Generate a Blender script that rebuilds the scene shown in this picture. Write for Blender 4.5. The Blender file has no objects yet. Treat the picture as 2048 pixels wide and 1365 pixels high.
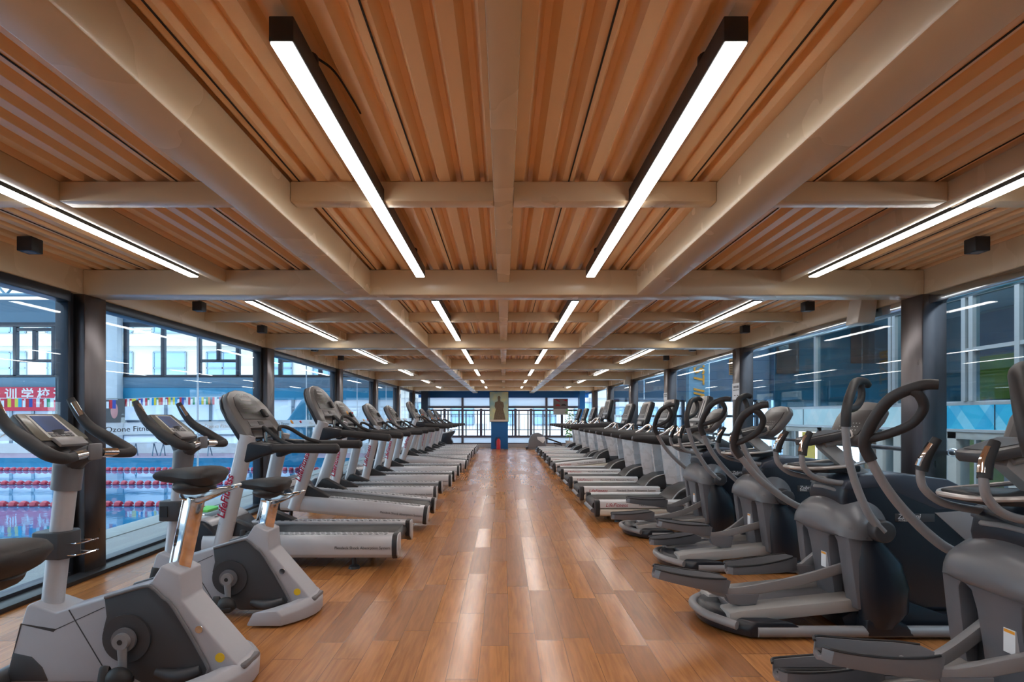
import bpy, bmesh, math, random
from mathutils import Vector, Matrix
random.seed(7)
S = bpy.context.scene
COL = S.collection
R = math.radians
# ------------------------------------------------------------------ camera, sky, exposure
HC = 1.30                       # lens height
cam_d = bpy.data.cameras.new('camera')
cam = bpy.data.objects.new('camera', cam_d); COL.objects.link(cam)
cam.location = (0, 0, HC); cam.rotation_euler = (R(90), 0, 0)
cam_d.sensor_width = 36.0; cam_d.lens = 1180 / 2048 * 36
cam_d.shift_x = 17 / 2048; cam_d.shift_y = 151.5 / 2048
cam_d.clip_start = 0.05; cam_d.clip_end = 300
S.camera = cam
W = bpy.data.worlds.new('world'); S.world = W; W.use_nodes = True
_wn = W.node_tree.nodes; _wn.clear()
_o = _wn.new('ShaderNodeOutputWorld'); _b = _wn.new('ShaderNodeBackground')
_g = _wn.new('ShaderNodeTexCoord'); _s = _wn.new('ShaderNodeSeparateXYZ'); _r = _wn.new('ShaderNodeValToRGB')
_r.color_ramp.elements[0].position = 0.0; _r.color_ramp.elements[0].color = (.84, .93, 1.0, 1)
_r.color_ramp.elements[1].position = 0.7; _r.color_ramp.elements[1].color = (.66, .85, 1.0, 1)
W.node_tree.links.new(_g.outputs['Generated'], _s.inputs[0]); W.node_tree.links.new(_s.outputs[2], _r.inputs[0])
W.node_tree.links.new(_r.outputs[0], _b.inputs[0]); W.node_tree.links.new(_b.outputs[0], _o.inputs[0])
_b.inputs[1].default_value = 3.2
S.view_settings.view_transform = 'Standard'; S.view_settings.look = 'None'
S.view_settings.gamma = 1.0; S.view_settings.exposure = 0.62; S.view_settings.use_curve_mapping = False
LED = 14.0

# ------------------------------------------------------------------ materials
def _nt(name):
    m = bpy.data.materials.new(name); m.use_nodes = True
    nt = m.node_tree; nt.nodes.clear()
    out = nt.nodes.new('ShaderNodeOutputMaterial')
    return m, nt, out
def pm(name, col, rough=.5, metal=0.0, var=.06, scale=8.0, bump=0.0, bscale=60.0, spec=.5, coat=0.0, stretch=None):
    m, nt, out = _nt(name); N = nt.nodes; L = nt.links
    p = N.new('ShaderNodeBsdfPrincipled'); L.new(p.outputs[0], out.inputs[0])
    p.inputs['Metallic'].default_value = metal; p.inputs['Specular IOR Level'].default_value = spec
    p.inputs['Coat Weight'].default_value = coat; p.inputs['Coat Roughness'].default_value = .08
    tc = N.new('ShaderNodeTexCoord'); src = tc.outputs['Object']
    if stretch:
        mp = N.new('ShaderNodeMapping'); mp.inputs['Scale'].default_value = stretch; L.new(src, mp.inputs[0]); src = mp.outputs[0]
    nz = N.new('ShaderNodeTexNoise'); nz.inputs['Scale'].default_value = scale; nz.inputs['Detail'].default_value = 3
    L.new(src, nz.inputs['Vector'])
    mx = N.new('ShaderNodeMix'); mx.data_type = 'RGBA'
    mx.inputs[6].default_value = (*[c * (1 - var) for c in col], 1); mx.inputs[7].default_value = (*[min(1, c * (1 + var)) for c in col], 1)
    L.new(nz.outputs['Fac'], mx.inputs[0]); L.new(mx.outputs[2], p.inputs['Base Color'])
    mr = N.new('ShaderNodeMapRange'); mr.inputs[3].default_value = max(.02, rough - .06); mr.inputs[4].default_value = min(1, rough + .06)
    L.new(nz.outputs['Fac'], mr.inputs[0]); L.new(mr.outputs[0], p.inputs['Roughness'])
    if bump:
        n2 = N.new('ShaderNodeTexNoise'); n2.inputs['Scale'].default_value = bscale; L.new(src, n2.inputs['Vector'])
        b = N.new('ShaderNodeBump'); b.inputs['Strength'].default_value = bump; b.inputs['Distance'].default_value = .01
        L.new(n2.outputs['Fac'], b.inputs['Height']); L.new(b.outputs[0], p.inputs['Normal'])
    return m
def emit(name, col, st):
    m, nt, out = _nt(name); e = nt.nodes.new('ShaderNodeEmission')
    e.inputs[0].default_value = (*col, 1); e.inputs[1].default_value = st
    nt.links.new(e.outputs[0], out.inputs[0]); return m
def glass(name, tint=(.9, .96, 1.0), ior=1.45, rough=0.0, boost=1.0):
    m, nt, out = _nt(name); N = nt.nodes; L = nt.links
    t = N.new('ShaderNodeBsdfTransparent'); t.inputs[0].default_value = (*tint, 1)
    g = N.new('ShaderNodeBsdfGlossy'); g.inputs['Roughness'].default_value = rough
    lw = N.new('ShaderNodeLayerWeight'); lw.inputs[0].default_value = .5      # Schlick reflectance, same from both faces
    pw = N.new('ShaderNodeMath'); pw.operation = 'POWER'; pw.inputs[1].default_value = 5.0; L.new(lw.outputs['Facing'], pw.inputs[0])
    mu = N.new('ShaderNodeMath'); mu.operation = 'MULTIPLY_ADD'; mu.inputs[1].default_value = .5; mu.inputs[2].default_value = .03 * boost; mu.use_clamp = True
    mx = N.new('ShaderNodeMixShader'); L.new(pw.outputs[0], mu.inputs[0]); L.new(mu.outputs[0], mx.inputs[0])
    L.new(t.outputs[0], mx.inputs[1]); L.new(g.outputs[0], mx.inputs[2]); L.new(mx.outputs[0], out.inputs[0]); return m
def film(name, col, alpha):
    m, nt, out = _nt(name); N = nt.nodes; L = nt.links
    t = N.new('ShaderNodeBsdfTransparent'); d = N.new('ShaderNodeBsdfPrincipled'); d.inputs['Base Color'].default_value = (*col, 1)
    d.inputs['Roughness'].default_value = .5; d.inputs['Transmission Weight'].default_value = .0
    tr = N.new('ShaderNodeBsdfTranslucent'); tr.inputs[0].default_value = (*col, 1)
    a = N.new('ShaderNodeMixShader'); a.inputs[0].default_value = .5; L.new(d.outputs[0], a.inputs[1]); L.new(tr.outputs[0], a.inputs[2])
    mx = N.new('ShaderNodeMixShader'); mx.inputs[0].default_value = alpha
    L.new(t.outputs[0], mx.inputs[1]); L.new(a.outputs[0], mx.inputs[2]); L.new(mx.outputs[0], out.inputs[0]); return m
def floor_mat():
    m, nt, out = _nt('wood_planks'); N = nt.nodes; L = nt.links
    p = N.new('ShaderNodeBsdfPrincipled'); L.new(p.outputs[0], out.inputs[0])
    tc = N.new('ShaderNodeTexCoord'); sp = N.new('ShaderNodeSeparateXYZ'); L.new(tc.outputs['Object'], sp.inputs[0])
    def M(op, a, b=None, c=None):
        n = N.new('ShaderNodeMath'); n.operation = op
        for i, v in enumerate((a, b, c)):
            if v is None: continue
            if isinstance(v, (int, float)): n.inputs[i].default_value = v
            else: L.new(v, n.inputs[i])
        return n.outputs[0]
    wd, ln = .158, .98
    xs = M('DIVIDE', M('ADD', sp.outputs[0], 10.0 * wd * 10 - .03), wd); row = M('FLOOR', xs); fx = M('FRACT', xs)
    wn = N.new('ShaderNodeTexWhiteNoise'); wn.noise_dimensions = '1D'; L.new(row, wn.inputs['W'])
    ys = M('ADD', M('DIVIDE', sp.outputs[1], ln), M('MULTIPLY', wn.outputs['Value'], 7.0)); iy = M('FLOOR', ys); fy = M('FRACT', ys)
    w2 = N.new('ShaderNodeTexWhiteNoise'); w2.noise_dimensions = '2D'
    cb = N.new('ShaderNodeCombineXYZ'); L.new(row, cb.inputs[0]); L.new(iy, cb.inputs[1]); L.new(cb.outputs[0], w2.inputs['Vector'])
    ramp = N.new('ShaderNodeValToRGB'); e = ramp.color_ramp.elements
    e[0].color = (.37, .145, .045, 1); e[1].color = (.60, .255, .085, 1)
    x = e.new(.5); x.color = (.49, .20, .063, 1)
    L.new(w2.outputs['Value'], ramp.inputs[0])
    # grain: noise stretched along the board, shifted per board
    cg = N.new('ShaderNodeCombineXYZ'); L.new(M('ADD', M('MULTIPLY', sp.outputs[0], 26.0), M('MULTIPLY', w2.outputs['Value'], 50.0)), cg.inputs[0])
    L.new(M('MULTIPLY', sp.outputs[1], 1.7), cg.inputs[1])
    nz = N.new('ShaderNodeTexNoise'); nz.inputs['Scale'].default_value = 1.6; nz.inputs['Detail'].default_value = 6; nz.inputs['Distortion'].default_value = .7
    L.new(cg.outputs[0], nz.inputs['Vector'])
    mg = N.new('ShaderNodeMix'); mg.data_type = 'RGBA'; mg.blend_type = 'MULTIPLY'; mg.inputs[0].default_value = 1
    gr = N.new('ShaderNodeValToRGB'); gr.color_ramp.elements[0].position = .3; gr.color_ramp.elements[0].color = (.70, .68, .66, 1)
    gr.color_ramp.elements[1].position = .65; gr.color_ramp.elements[1].color = (1.05, 1.05, 1.05, 1); L.new(nz.outputs['Fac'], gr.inputs[0])
    L.new(ramp.outputs[0], mg.inputs[6]); L.new(gr.outputs[0], mg.inputs[7])
    ex = M('MINIMUM', fx, M('SUBTRACT', 1.0, fx)); ey = M('MINIMUM', fy, M('SUBTRACT', 1.0, fy))
    gap = M('MAXIMUM', M('LESS_THAN', ex, .009), M('LESS_THAN', ey, .0022))
    mc = N.new('ShaderNodeMix'); mc.data_type = 'RGBA'; L.new(gap, mc.inputs[0]); L.new(mg.outputs[2], mc.inputs[6]); mc.inputs[7].default_value = (.14, .06, .025, 1)
    L.new(mc.outputs[2], p.inputs['Base Color'])
    mr = N.new('ShaderNodeMapRange'); mr.inputs[3].default_value = .30; mr.inputs[4].default_value = .20
    L.new(w2.outputs['Value'], mr.inputs[0]); L.new(mr.outputs[0], p.inputs['Roughness'])
    h = M('MULTIPLY', nz.outputs['Fac'], .10)
    b = N.new('ShaderNodeBump'); b.inputs['Strength'].default_value = .06; b.inputs['Distance'].default_value = .002
    L.new(h, b.inputs['Height']); L.new(b.outputs[0], p.inputs['Normal']); p.inputs['Specular IOR Level'].default_value = .55
    return m
def grip_mat():
    m, nt, out = _nt('ribbed_foot_grip'); N = nt.nodes; L = nt.links
    p = N.new('ShaderNodeBsdfPrincipled'); L.new(p.outputs[0], out.inputs[0]); p.inputs['Roughness'].default_value = .5
    tc = N.new('ShaderNodeTexCoord'); mp = N.new('ShaderNodeMapping'); mp.inputs['Rotation'].default_value = (0, 0, R(25)); L.new(tc.outputs['Object'], mp.inputs[0])
    br = N.new('ShaderNodeTexBrick'); br.inputs['Scale'].default_value = 1; br.inputs['Brick Width'].default_value = .06; br.inputs['Row Height'].default_value = .03
    br.inputs['Mortar Size'].default_value = .0075; br.inputs['Color1'].default_value = (.03, .03, .033, 1); br.inputs['Color2'].default_value = (.04, .04, .045, 1)
    br.inputs['Mortar'].default_value = (.55, .55, .57, 1); L.new(mp.outputs[0], br.inputs['Vector']); L.new(br.outputs['Color'], p.inputs['Base Color']); return m
def pattern_mat(name, c1, c2, c3):
    m, nt, out = _nt(name); N = nt.nodes; L = nt.links
    p = N.new('ShaderNodeBsdfPrincipled'); L.new(p.outputs[0], out.inputs[0]); p.inputs['Roughness'].default_value = .35
    tc = N.new('ShaderNodeTexCoord'); last = None
    for i, (ang, sc, cc) in enumerate(((42, .55, c2), (-38, .42, c3))):
        mp = N.new('ShaderNodeMapping'); mp.inputs['Rotation'].default_value = (R(ang), 0, 0); L.new(tc.outputs['Object'], mp.inputs[0])
        wv = N.new('ShaderNodeTexWave'); wv.bands_direction = 'Y'; wv.inputs['Scale'].default_value = sc; wv.inputs['Distortion'].default_value = 0
        L.new(mp.outputs[0], wv.inputs['Vector'])
        cr = N.new('ShaderNodeValToRGB'); cr.color_ramp.interpolation = 'CONSTANT'; cr.color_ramp.elements[1].position = .72
        cr.color_ramp.elements[0].color = (0, 0, 0, 1); cr.color_ramp.elements[1].color = (.6, .6, .6, 1); L.new(wv.outputs['Fac'], cr.inputs[0])
        mx = N.new('ShaderNodeMix'); mx.data_type = 'RGBA'; L.new(cr.outputs[0], mx.inputs[0])
        if last is None: mx.inputs[6].default_value = (*c1, 1)
        else: L.new(last, mx.inputs[6])
        mx.inputs[7].default_value = (*cc, 1); last = mx.outputs[2]
    L.new(last, p.inputs['Base Color']); return m

M = {}
M['floor'] = floor_mat()
M['deck'] = pm('bounce_tinted_ceiling_paint', (.88, .57, .30), .36, 0, .05, 1.2, spec=.45)  # cream paint with the orange bounce from the floor put into its colour
M['beam'] = pm('cream_steel_paint', (.72, .56, .36), .27, 0, .05, 1.5, bump=.04, bscale=25, spec=.5)
M['seam'] = pm('dark_seam', (.02, .014, .01), .8)
M['black'] = pm('black_plastic', (.022, .022, .025), .42)
M['rubber'] = pm('black_rubber', (.028, .028, .031), .55, bump=.05, bscale=300)
M['belt'] = pm('running_belt_rubber', (.022, .022, .024), .46, bump=.05, bscale=400)
M['charcoal'] = pm('charcoal_plastic', (.055, .056, .063), .38)
M['navy'] = pm('dark_navy_plastic', (.013, .017, .026), .32, coat=.1)
M['midgrey'] = pm('mid_grey_plastic', (.165, .165, .182), .35)
M['warmgrey'] = pm('warm_grey_paint', (.28, .278, .29), .36)
M['silver'] = pm('silver_paint', (.52, .52, .55), .30, .15)
M['bikegrey'] = pm('pale_grey_shell', (.44, .45, .50), .36)
M['white'] = pm('white_paint', (.78, .78, .80), .35)
M['uprightwhite'] = pm('pale_upright_paint', (.62, .64, .68), .28, .1)
M['cream'] = pm('cream_panel', (.72, .64, .54), .32)
M['chrome'] = pm('chrome', (.85, .85, .86), .08, 1.0)
M['steel'] = pm('brushed_column_steel', (.15, .135, .14), .30, .95, .5, 2.2, stretch=(2.5, 2.5, .8))  # cloudy tone variation paints smoky highlights into the steel colour
M['polished'] = pm('polished_head_rail', (.50, .55, .60), .14, .95)
M['frame'] = pm('dark_window_frame', (.045, .055, .075), .32, .5)
M['frame2'] = pm('blue_grey_aluminium', (.20, .26, .33), .30, .6)
M['framep'] = pm('purple_grey_frame', (.15, .14, .18), .35, .2)
M['frame3'] = pm('pale_aluminium', (.55, .53, .52), .35, .5)
M['glassL'] = glass('pool_side_glass', (.92, .975, .99), 1.5, 0, 1.6)
M['glassR'] = glass('hall_side_glass', (.92, .965, .99), 1.45, 0, 1.2)
M['darkglass'] = glass('tinted_glass', (.62, .78, .84), 1.5, 0, 1.6)
M['clearglass'] = glass('clear_glass', (.92, .97, 1.0), 1.45)
M['frost'] = film('frosted_glass', (.82, .90, .98), .82)
M['band'] = film('frosted_film', (.80, .88, .94), .42)
M['led'] = emit('led_diffuser', (1.0, .97, .93), LED)
M['red'] = pm('red_paint', (.55, .015, .02), .3)
M['redtxt'] = pm('red_lettering', (.42, .01, .05), .5)
M['blktxt'] = pm('dark_lettering', (.04, .04, .045), .5)
M['whttxt'] = pm('pale_lettering', (.75, .76, .78), .5)
M['blue'] = pm('blue_wall_paint', (.008, .13, .38), .45)
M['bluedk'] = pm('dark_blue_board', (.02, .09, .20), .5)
M['olive'] = pm('olive_grey_face', (.15, .14, .115), .34, coat=.15)
M['consoleface'] = pm('console_face', (.055, .052, .054), .36)
M['consoleedge'] = pm('console_edge', (.135, .128, .13), .33)
M['palekeys'] = pm('pale_keys', (.5, .5, .5), .4)
M['screen'] = pm('dim_screen', (.03, .05, .08), .12)
M['yellow'] = pm('yellow_sticker', (.80, .52, .02), .4)
M['orange'] = pm('orange_lettering', (.85, .36, .03), .45)
M['green'] = pm('leaf_green', (.16, .40, .05), .5)
M['paper'] = pm('white_paper', (.80, .82, .86), .6)
M['redcloth'] = pm('red_banner_cloth', (.62, .03, .07), .6, 0, .12, 2)
M['redfloat'] = pm('red_float', (.52, .03, .07), .35)
M['lime'] = pm('lime_foam', (.16, .62, .10), .6)
M['limewall'] = pm('olive_green_wall', (.28, .36, .05), .6, 0, .3, 2)
M['paleblue'] = pm('pale_blue_pillar', (.16, .36, .52), .5)
M['tealwall'] = pm('teal_wall_paint', (.06, .20, .27), .5)
M['brown'] = pm('brown_board', (.26, .10, .05), .5)
M['hallfloor'] = pm('grey_hall_floor', (.22, .27, .32), .35)
M['water'] = None
M['grip'] = grip_mat()
M['hoodgrey'] = pm('satin_grey_hood', (.155, .158, .175), .30, var=.02)
M['pooldeck'] = pm('speckled_pool_deck', (.30, .31, .32), .6, 0, .35, 60)
M['kerb'] = pm('grey_kerb_stone', (.36, .39, .40), .6, 0, .2, 30)
M['cement'] = pm('pale_cement', (.62, .66, .70), .7)
M['bluesteel'] = pm('blue_grey_steel', (.10, .20, .29), .5)
M['blind'] = film('slate_blue_blind', (.17, .26, .35), 1.0)
M['poolblue'] = pm('pool_tile_blue', (.02, .24, .42), .4, 0, .15, 3)
M['lilac'] = pm('lilac_deck_tiles', (.42, .30, .40), .5)
M['facade'] = pm('pale_apartment_render', (.62, .57, .50), .8)
M['citywhite'] = pm('pale_city_render', (.62, .60, .61), .8)
M['winblue'] = pm('hazy_window_blue', (.26, .42, .58), .15)
M['wood'] = pm('orange_wood', (.50, .22, .08), .5)
M['tan'] = pm('tan_plaster', (.50, .45, .40), .7)
M['teal'] = pattern_mat('teal_pattern_panel', (.04, .48, .70), (.36, .72, .82), (.02, .38, .64))
M['palepanel'] = pattern_mat('pale_mint_panel', (.66, .80, .80), (.80, .86, .84), (.55, .78, .80))

# ------------------------------------------------------------------ mesh builder
def V(*a): return Vector(a)
def spl(pts, k=6):
    P = [Vector(p) for p in pts]; out = []
    for i in range(len(P) - 1):
        p0 = P[i - 1] if i else P[i] * 2 - P[i + 1]; p1 = P[i]; p2 = P[i + 1]
        p3 = P[i + 2] if i + 2 < len(P) else P[i + 1] * 2 - P[i]
        for j in range(k):
            t = j / k
            out.append(.5 * ((2 * p1) + (p2 - p0) * t + (2 * p0 - 5 * p1 + 4 * p2 - p3) * t * t + (3 * p1 - p0 - 3 * p2 + p3) * t ** 3))
    out.append(P[-1]); return out
class MB:
    def __init__(s): s.v = []; s.f = []
    def add(s, vs, fs):
        o = len(s.v); s.v += [Vector(p) for p in vs]; s.f += [tuple(i + o for i in f) for f in fs]; return s
    def box(s, x0, x1, y0, y1, z0, z1, mt=None):
        vs = [V(x, y, z) for z in (z0, z1) for y in (y0, y1) for x in (x0, x1)]
        if mt: vs = [mt @ p for p in vs]
        return s.add(vs, [(0, 2, 3, 1), (4, 5, 7, 6), (0, 1, 5, 4), (2, 6, 7, 3), (0, 4, 6, 2), (1, 3, 7, 5)])
    def prism(s, prof, a, b, ax='y', mt=None):
        n = len(prof)
        def mk(p, t):
            if ax == 'y': q = V(p[0], t, p[1])
            elif ax == 'x': q = V(t, p[0], p[1])
            else: q = V(p[0], p[1], t)
            return mt @ q if mt else q
        vs = [mk(p, a) for p in prof] + [mk(p, b) for p in prof]
        return s.add(vs, [tuple(range(n)), tuple(range(2 * n - 1, n - 1, -1))] + [(i, (i + 1) % n, n + (i + 1) % n, n + i) for i in range(n)])
    def loft(s, rings, caps=True):
        n = len(rings[0]); vs = [p for r in rings for p in r]; fs = []
        for k in range(len(rings) - 1):
            for i in range(n): fs.append((k * n + i, k * n + (i + 1) % n, (k + 1) * n + (i + 1) % n, (k + 1) * n + i))
        if caps: fs += [tuple(range(n - 1, -1, -1)), tuple(range((len(rings) - 1) * n, len(rings) * n))]
        return s.add(vs, fs)
    def tube(s, path, r, n=12, sq=(1, 1), up=(0, 1, 0)):
        P = [Vector(p) for p in path]; m = len(P)
        rr = [r] * m if isinstance(r, (int, float)) else [r[0] + (r[-1] - r[0]) * 0 for _ in P]
        if not isinstance(r, (int, float)):
            for i in range(m):
                t = i / (m - 1) * (len(r) - 1); j = min(int(t), len(r) - 2); rr[i] = r[j] + (r[j + 1] - r[j]) * (t - j)
        rings = []; nb = None
        for i in range(m):
            d = (P[min(i + 1, m - 1)] - P[max(i - 1, 0)]).normalized()
            if nb is None:
                u = Vector(up); u = u - d * u.dot(d)
                if u.length < .05: u = V(1, 0, 0) - d * d.x
                nb = u.normalized()
            else:
                nb = (nb - d * nb.dot(d)).normalized()
            b = d.cross(nb)
            rings.append([P[i] + nb * (math.cos(2 * math.pi * k / n) * rr[i] * sq[0]) + b * (math.sin(2 * math.pi * k / n) * rr[i] * sq[1]) for k in range(n)])
        return s.loft(rings)
    def cyl(s, p, q, r, n=20, r2=None): return s.tube([p, q], [r, r2 if r2 is not None else r], n)
    def lathe(s, prof, c, ax='z', n=20):
        rings = []
        for (r, h) in prof:
            ring = []
            for k in range(n):
                a = 2 * math.pi * k / n; x, y = r * math.cos(a), r * math.sin(a)
                ring.append(Vector(c) + (V(x, y, h) if ax == 'z' else V(x, h, y) if ax == 'y' else V(h, x, y)))
            rings.append(ring)
        return s.loft(rings)
    def ell(s, c, rx, ry, rz, n=16, m=10, mt=None):
        rings = []
        for j in range(m + 1):
            t = math.pi * (.02 + .96 * j / m); ring = []
            for k in range(n):
                a = 2 * math.pi * k / n
                p = V(rx * math.sin(t) * math.cos(a), ry * math.sin(t) * math.sin(a), rz * math.cos(t))
                ring.append(Vector(c) + (mt @ p if mt else p))
            rings.append(ring)
        return s.loft(rings)
    def build(s, name, mat, parent=None, bev=0, seg=2, ang=38, org=(0, 0, 0), loc=None):
        bm = bmesh.new(); og = Vector(org); vs = [bm.verts.new(p - og) for p in s.v]
        for f in s.f:
            try: bm.faces.new([vs[i] for i in f])
            except ValueError: pass
        bmesh.ops.recalc_face_normals(bm, faces=bm.faces[:])
        if bev:
            ed = [e for e in bm.edges if len(e.link_faces) == 2 and e.calc_face_angle(0) > R(28)]
            bmesh.ops.bevel(bm, geom=ed, offset=bev, segments=seg, profile=.5, affect='EDGES', clamp_overlap=True)
        for f in bm.faces: f.smooth = True
        me = bpy.data.meshes.new(name); bm.to_mesh(me); bm.free()
        me.set_sharp_from_angle(angle=R(ang)); me.materials.append(mat)
        o = bpy.data.objects.new(name, me); COL.objects.link(o)
        if parent: o.parent = parent
        if loc: o.location = loc
        return o
def text(txt, size, mat, right, up, at, parent=None, ext=.0015, name='lettering', shear=0, align='LEFT', org=(0, 0, 0), off=0, sx=1.0):
    cu = bpy.data.curves.new('t', 'FONT'); cu.body = txt; cu.size = size; cu.extrude = ext; cu.shear = shear; cu.align_x = align; cu.resolution_u = 3; cu.offset = off
    to = bpy.data.objects.new('t', cu); COL.objects.link(to)
    bpy.context.view_layer.update()
    me = bpy.data.meshes.new_from_object(to.evaluated_get(bpy.context.evaluated_depsgraph_get()))
    bpy.data.objects.remove(to); bpy.data.curves.remove(cu)
    r = Vector(right).normalized(); u = Vector(up).normalized(); n = r.cross(u)
    me.transform(Matrix.Diagonal((sx, 1, 1, 1)))
    mt = Matrix((( r.x, u.x, n.x, at[0] - org[0]), (r.y, u.y, n.y, at[1] - org[1]), (r.z, u.z, n.z, at[2] - org[2]), (0, 0, 0, 1)))
    me.transform(mt); me.materials.clear(); me.materials.append(mat); me.name = name
    o = bpy.data.objects.new(name, me); COL.objects.link(o)
    if parent: o.parent = parent
    return o
def tag(o, label, cat, group=None):
    o['label'] = label; o['category'] = cat
    if group: o['group'] = group
    return o
def thing(name, label, cat, loc=(0, 0, 0), group=None):
    o = bpy.data.objects.new(name, None); o.empty_display_size = .1; COL.objects.link(o); o.location = loc
    return tag(o, label, cat, group)
def struct(o): o['kind'] = 'structure'; return o
def copy_tree(o, parent=None):
    c = o.copy(); COL.objects.link(c)
    if parent: c.parent = parent
    for ch in list(o.children): copy_tree(ch, c)
    return c
ORD = ['first', 'second', 'third', 'fourth', 'fifth', 'sixth', 'seventh', 'eighth', 'ninth', 'tenth', 'eleventh', 'twelfth']

# ------------------------------------------------------------------ room shell
XW = 3.40                                   # inner face of the columns
GY = [1.10, 4.82, 8.53, 12.28, 15.80, 19.25, 22.55]   # front faces of the cross girders
Y0, Y1 = -3.2, 25.0
struct(MB().box(-3.62, 3.62, Y0, Y1 + .1, -.25, 0).build('floor', M['floor']))
# corrugated deck
prof = []; pitch = .125; x = -3.7
while x < 3.7:
    prof += [(x, 2.505), (x + .054, 2.505), (x + .078, 2.553), (x + .101, 2.553)]; x += pitch
mb = MB(); n = len(prof)
mb.add([V(p[0], yy, p[1]) for yy in (Y0, Y1) for p in prof], [(i, i + 1, n + i + 1, n + i) for i in range(n - 1)])
deck = struct(mb.build('ceiling', M['deck'], ang=30))
mb = MB(); k = -6
while k < 6:
    xs = round((-.39 + .645 * k + 3.7) / pitch) * pitch - 3.7 + .03
    if abs(xs) < 3.4: mb.box(xs, xs + .006, Y0, 24.9, 2.5005, 2.504)
    k += 1
sm = mb.build('seam', M['seam'], deck); sm['kind'] = 'structure'
struct(MB().box(-3.9, 3.9, Y0, Y1 + .3, 2.60, 2.68).build('roof', M['beam']))
# back wall behind the camera
struct(MB().box(-3.7, 3.7, Y0 - .15, Y0, 0, 2.6).build('wall_back', M['tan']))
def beam(name, x0, x1, y0, y1, z0, z1, bev=.012):
    return struct(MB().box(x0, x1, y0, y1, z0, z1).build(name, M['beam'], bev=bev))
for i, g in enumerate(GY):
    beam('beam', -3.44, 3.44, g, g + .22, 2.295, 2.503)
for i in range(len(GY) - 1):
    ym = (GY[i] + .22 + GY[i + 1]) / 2
    ymid = ym if i else 3.01
    for (a, b) in ((-3.44, -2.35), (-2.27, -1.29), (-1.09, -.05), (.05, 1.09), (1.29, 2.27), (2.35, 3.44)):
        beam('beam', a, b, ymid, ymid + .10, 2.40, 2.503, .008)
for s in (-1, 1):
    beam('beam', min(s * 1.09, s * 1.29), max(s * 1.09, s * 1.29), Y0, 24.9, 2.298, 2.504)
    beam('beam', min(s * 2.27, s * 2.35), max(s * 2.27, s * 2.35), Y0, 24.9, 2.40, 2.504, .008)
    beam('beam', min(s * 3.44, s * 3.62), max(s * 3.44, s * 3.62), Y0, 24.9, 2.30, 2.60)
beam('beam', -.05, .05, Y0, 24.9, 2.40, 2.504, .008)
# columns clad in brushed steel, with the dark frame posts behind them
for s, side in ((-1, 'left'), (1, 'right')):
    for g in GY:
        yc = g + .10
        a, b = sorted((s * 3.40, s * 3.60))
        o = struct(MB().box(a, b, yc - .13, yc + .13, 0, 2.297).build('column', M['steel'], bev=.006))
        a, b = sorted((s * 3.475, s * 3.58))
        mb = MB().box(a, b, yc + .135, yc + .19, 0, 2.297)
        if s < 0: mb.box(a, b, yc - .21, yc - .15, 0, 2.297)
        struct(mb.build('column_post', M['frame'], bev=.004))
# glazing: one window per bay
ends = [Y0] + [g + .10 for g in GY] + [Y1]
wn = 0
for s in (-1, 1):
    for i in range(len(ends) - 1):
        a, b = ends[i] + .19, ends[i + 1] - (.21 if s < 0 else .13)
        if b < 0.0: continue
        wn += 1
        w = struct(bpy.data.objects.new('window_%d' % wn, None)); COL.objects.link(w)
        xa, xb = sorted((s * 3.50, s * 3.512))
        MB().box(xa, xb, a, b, .05, 2.24).build('pane', M['glassL'] if s < 0 else M['glassR'], w)
        xa, xb = sorted((s * 3.45, s * 3.57))
        mb = MB().box(xa, xb, a, b, 2.22, 2.30).box(xa, xb, a, b, 0.0, .06)
        mb.build('frame', M['frame'] if s < 0 else M['polished'], w, bev=.006)
        if s < 0:
            xa, xb = sorted((s * 3.498, s * 3.514)); ym = (a + b) / 2
            MB().box(xa, xb, ym - .006, ym + .006, .06, 2.22).build('glass_joint', M['frost'], w)
            MB().box(-3.499, -3.4975, a + .02, b - .02, 1.13, 1.245).build('frosted_band', M['band'], w)
            for (yy, t, mt_) in ((a + .06, 'Ozone Fitness', 'blktxt'), (ym + .12, 'Ozone Fitness 奥力来', 'whttxt')):
                if i in (1, 2, 3): text(t, .070, M[mt_], (0, 1, 0), (0, 0, 1), (-3.496, yy, 1.162), w, ext=.0006, sx=1.85)
for s, side in ((-1, 'left'), (1, 'right')):
    a, b = sorted((s * 3.30, s * 3.45))
    struct(MB().box(a, b, Y0, 24.9, 0, .035).build('baseboard_' + side, M['black'], bev=.005))

# ------------------------------------------------------------------ ceiling lamps
def make_led():
    t = thing('linear_lamp', 'x', 'ceiling light')
    MB().box(-.036, .036, 0, 2.87, .006, .080).build('housing', M['black'], t, bev=.003)
    MB().box(-.0315, .0315, .003, 2.867, 0, .0065).build('diffuser', M['led'], t)
    for yy in (.25, 2.5):
        MB().lathe([(.028, .080), (.030, .084), (.030, .112), (.026, .118)], (0, yy, 0), 'z', 16).build('mount', M['black'], t)
    MB().tube(spl([(.02, .25, .113), (.06, .33, .112), (.075, .5, .114), (.08, .62, .116)], 5), .004, 6).build('cable', M['seam'], t)
    return t
led0 = make_led(); used = False
names = {-2.40: 'far left line near the pool windows', -.645: 'inner left line beside the centre beam', .675: 'inner right line beside the centre beam', 2.40: 'far right line near the hall windows'}
for bi in range(7):  # lamps of the first bay are unseen, added to light the near end
    y1 = [.85, 4.58, 8.42, 12.05, 15.5, 18.95, 22.3][bi]
    for xx, nm in names.items():
        o = led0 if not used else copy_tree(led0); used = True
        o.location = (xx, y1 - 2.87, 2.383)
        o['label'] = ('unseen white linear lamp added behind the view, ' if bi == 0 else 'white linear ceiling lamp, %s from the front, ' % ORD[bi - 1]) + nm
        o['group'] = 'linear ceiling lamps'
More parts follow.
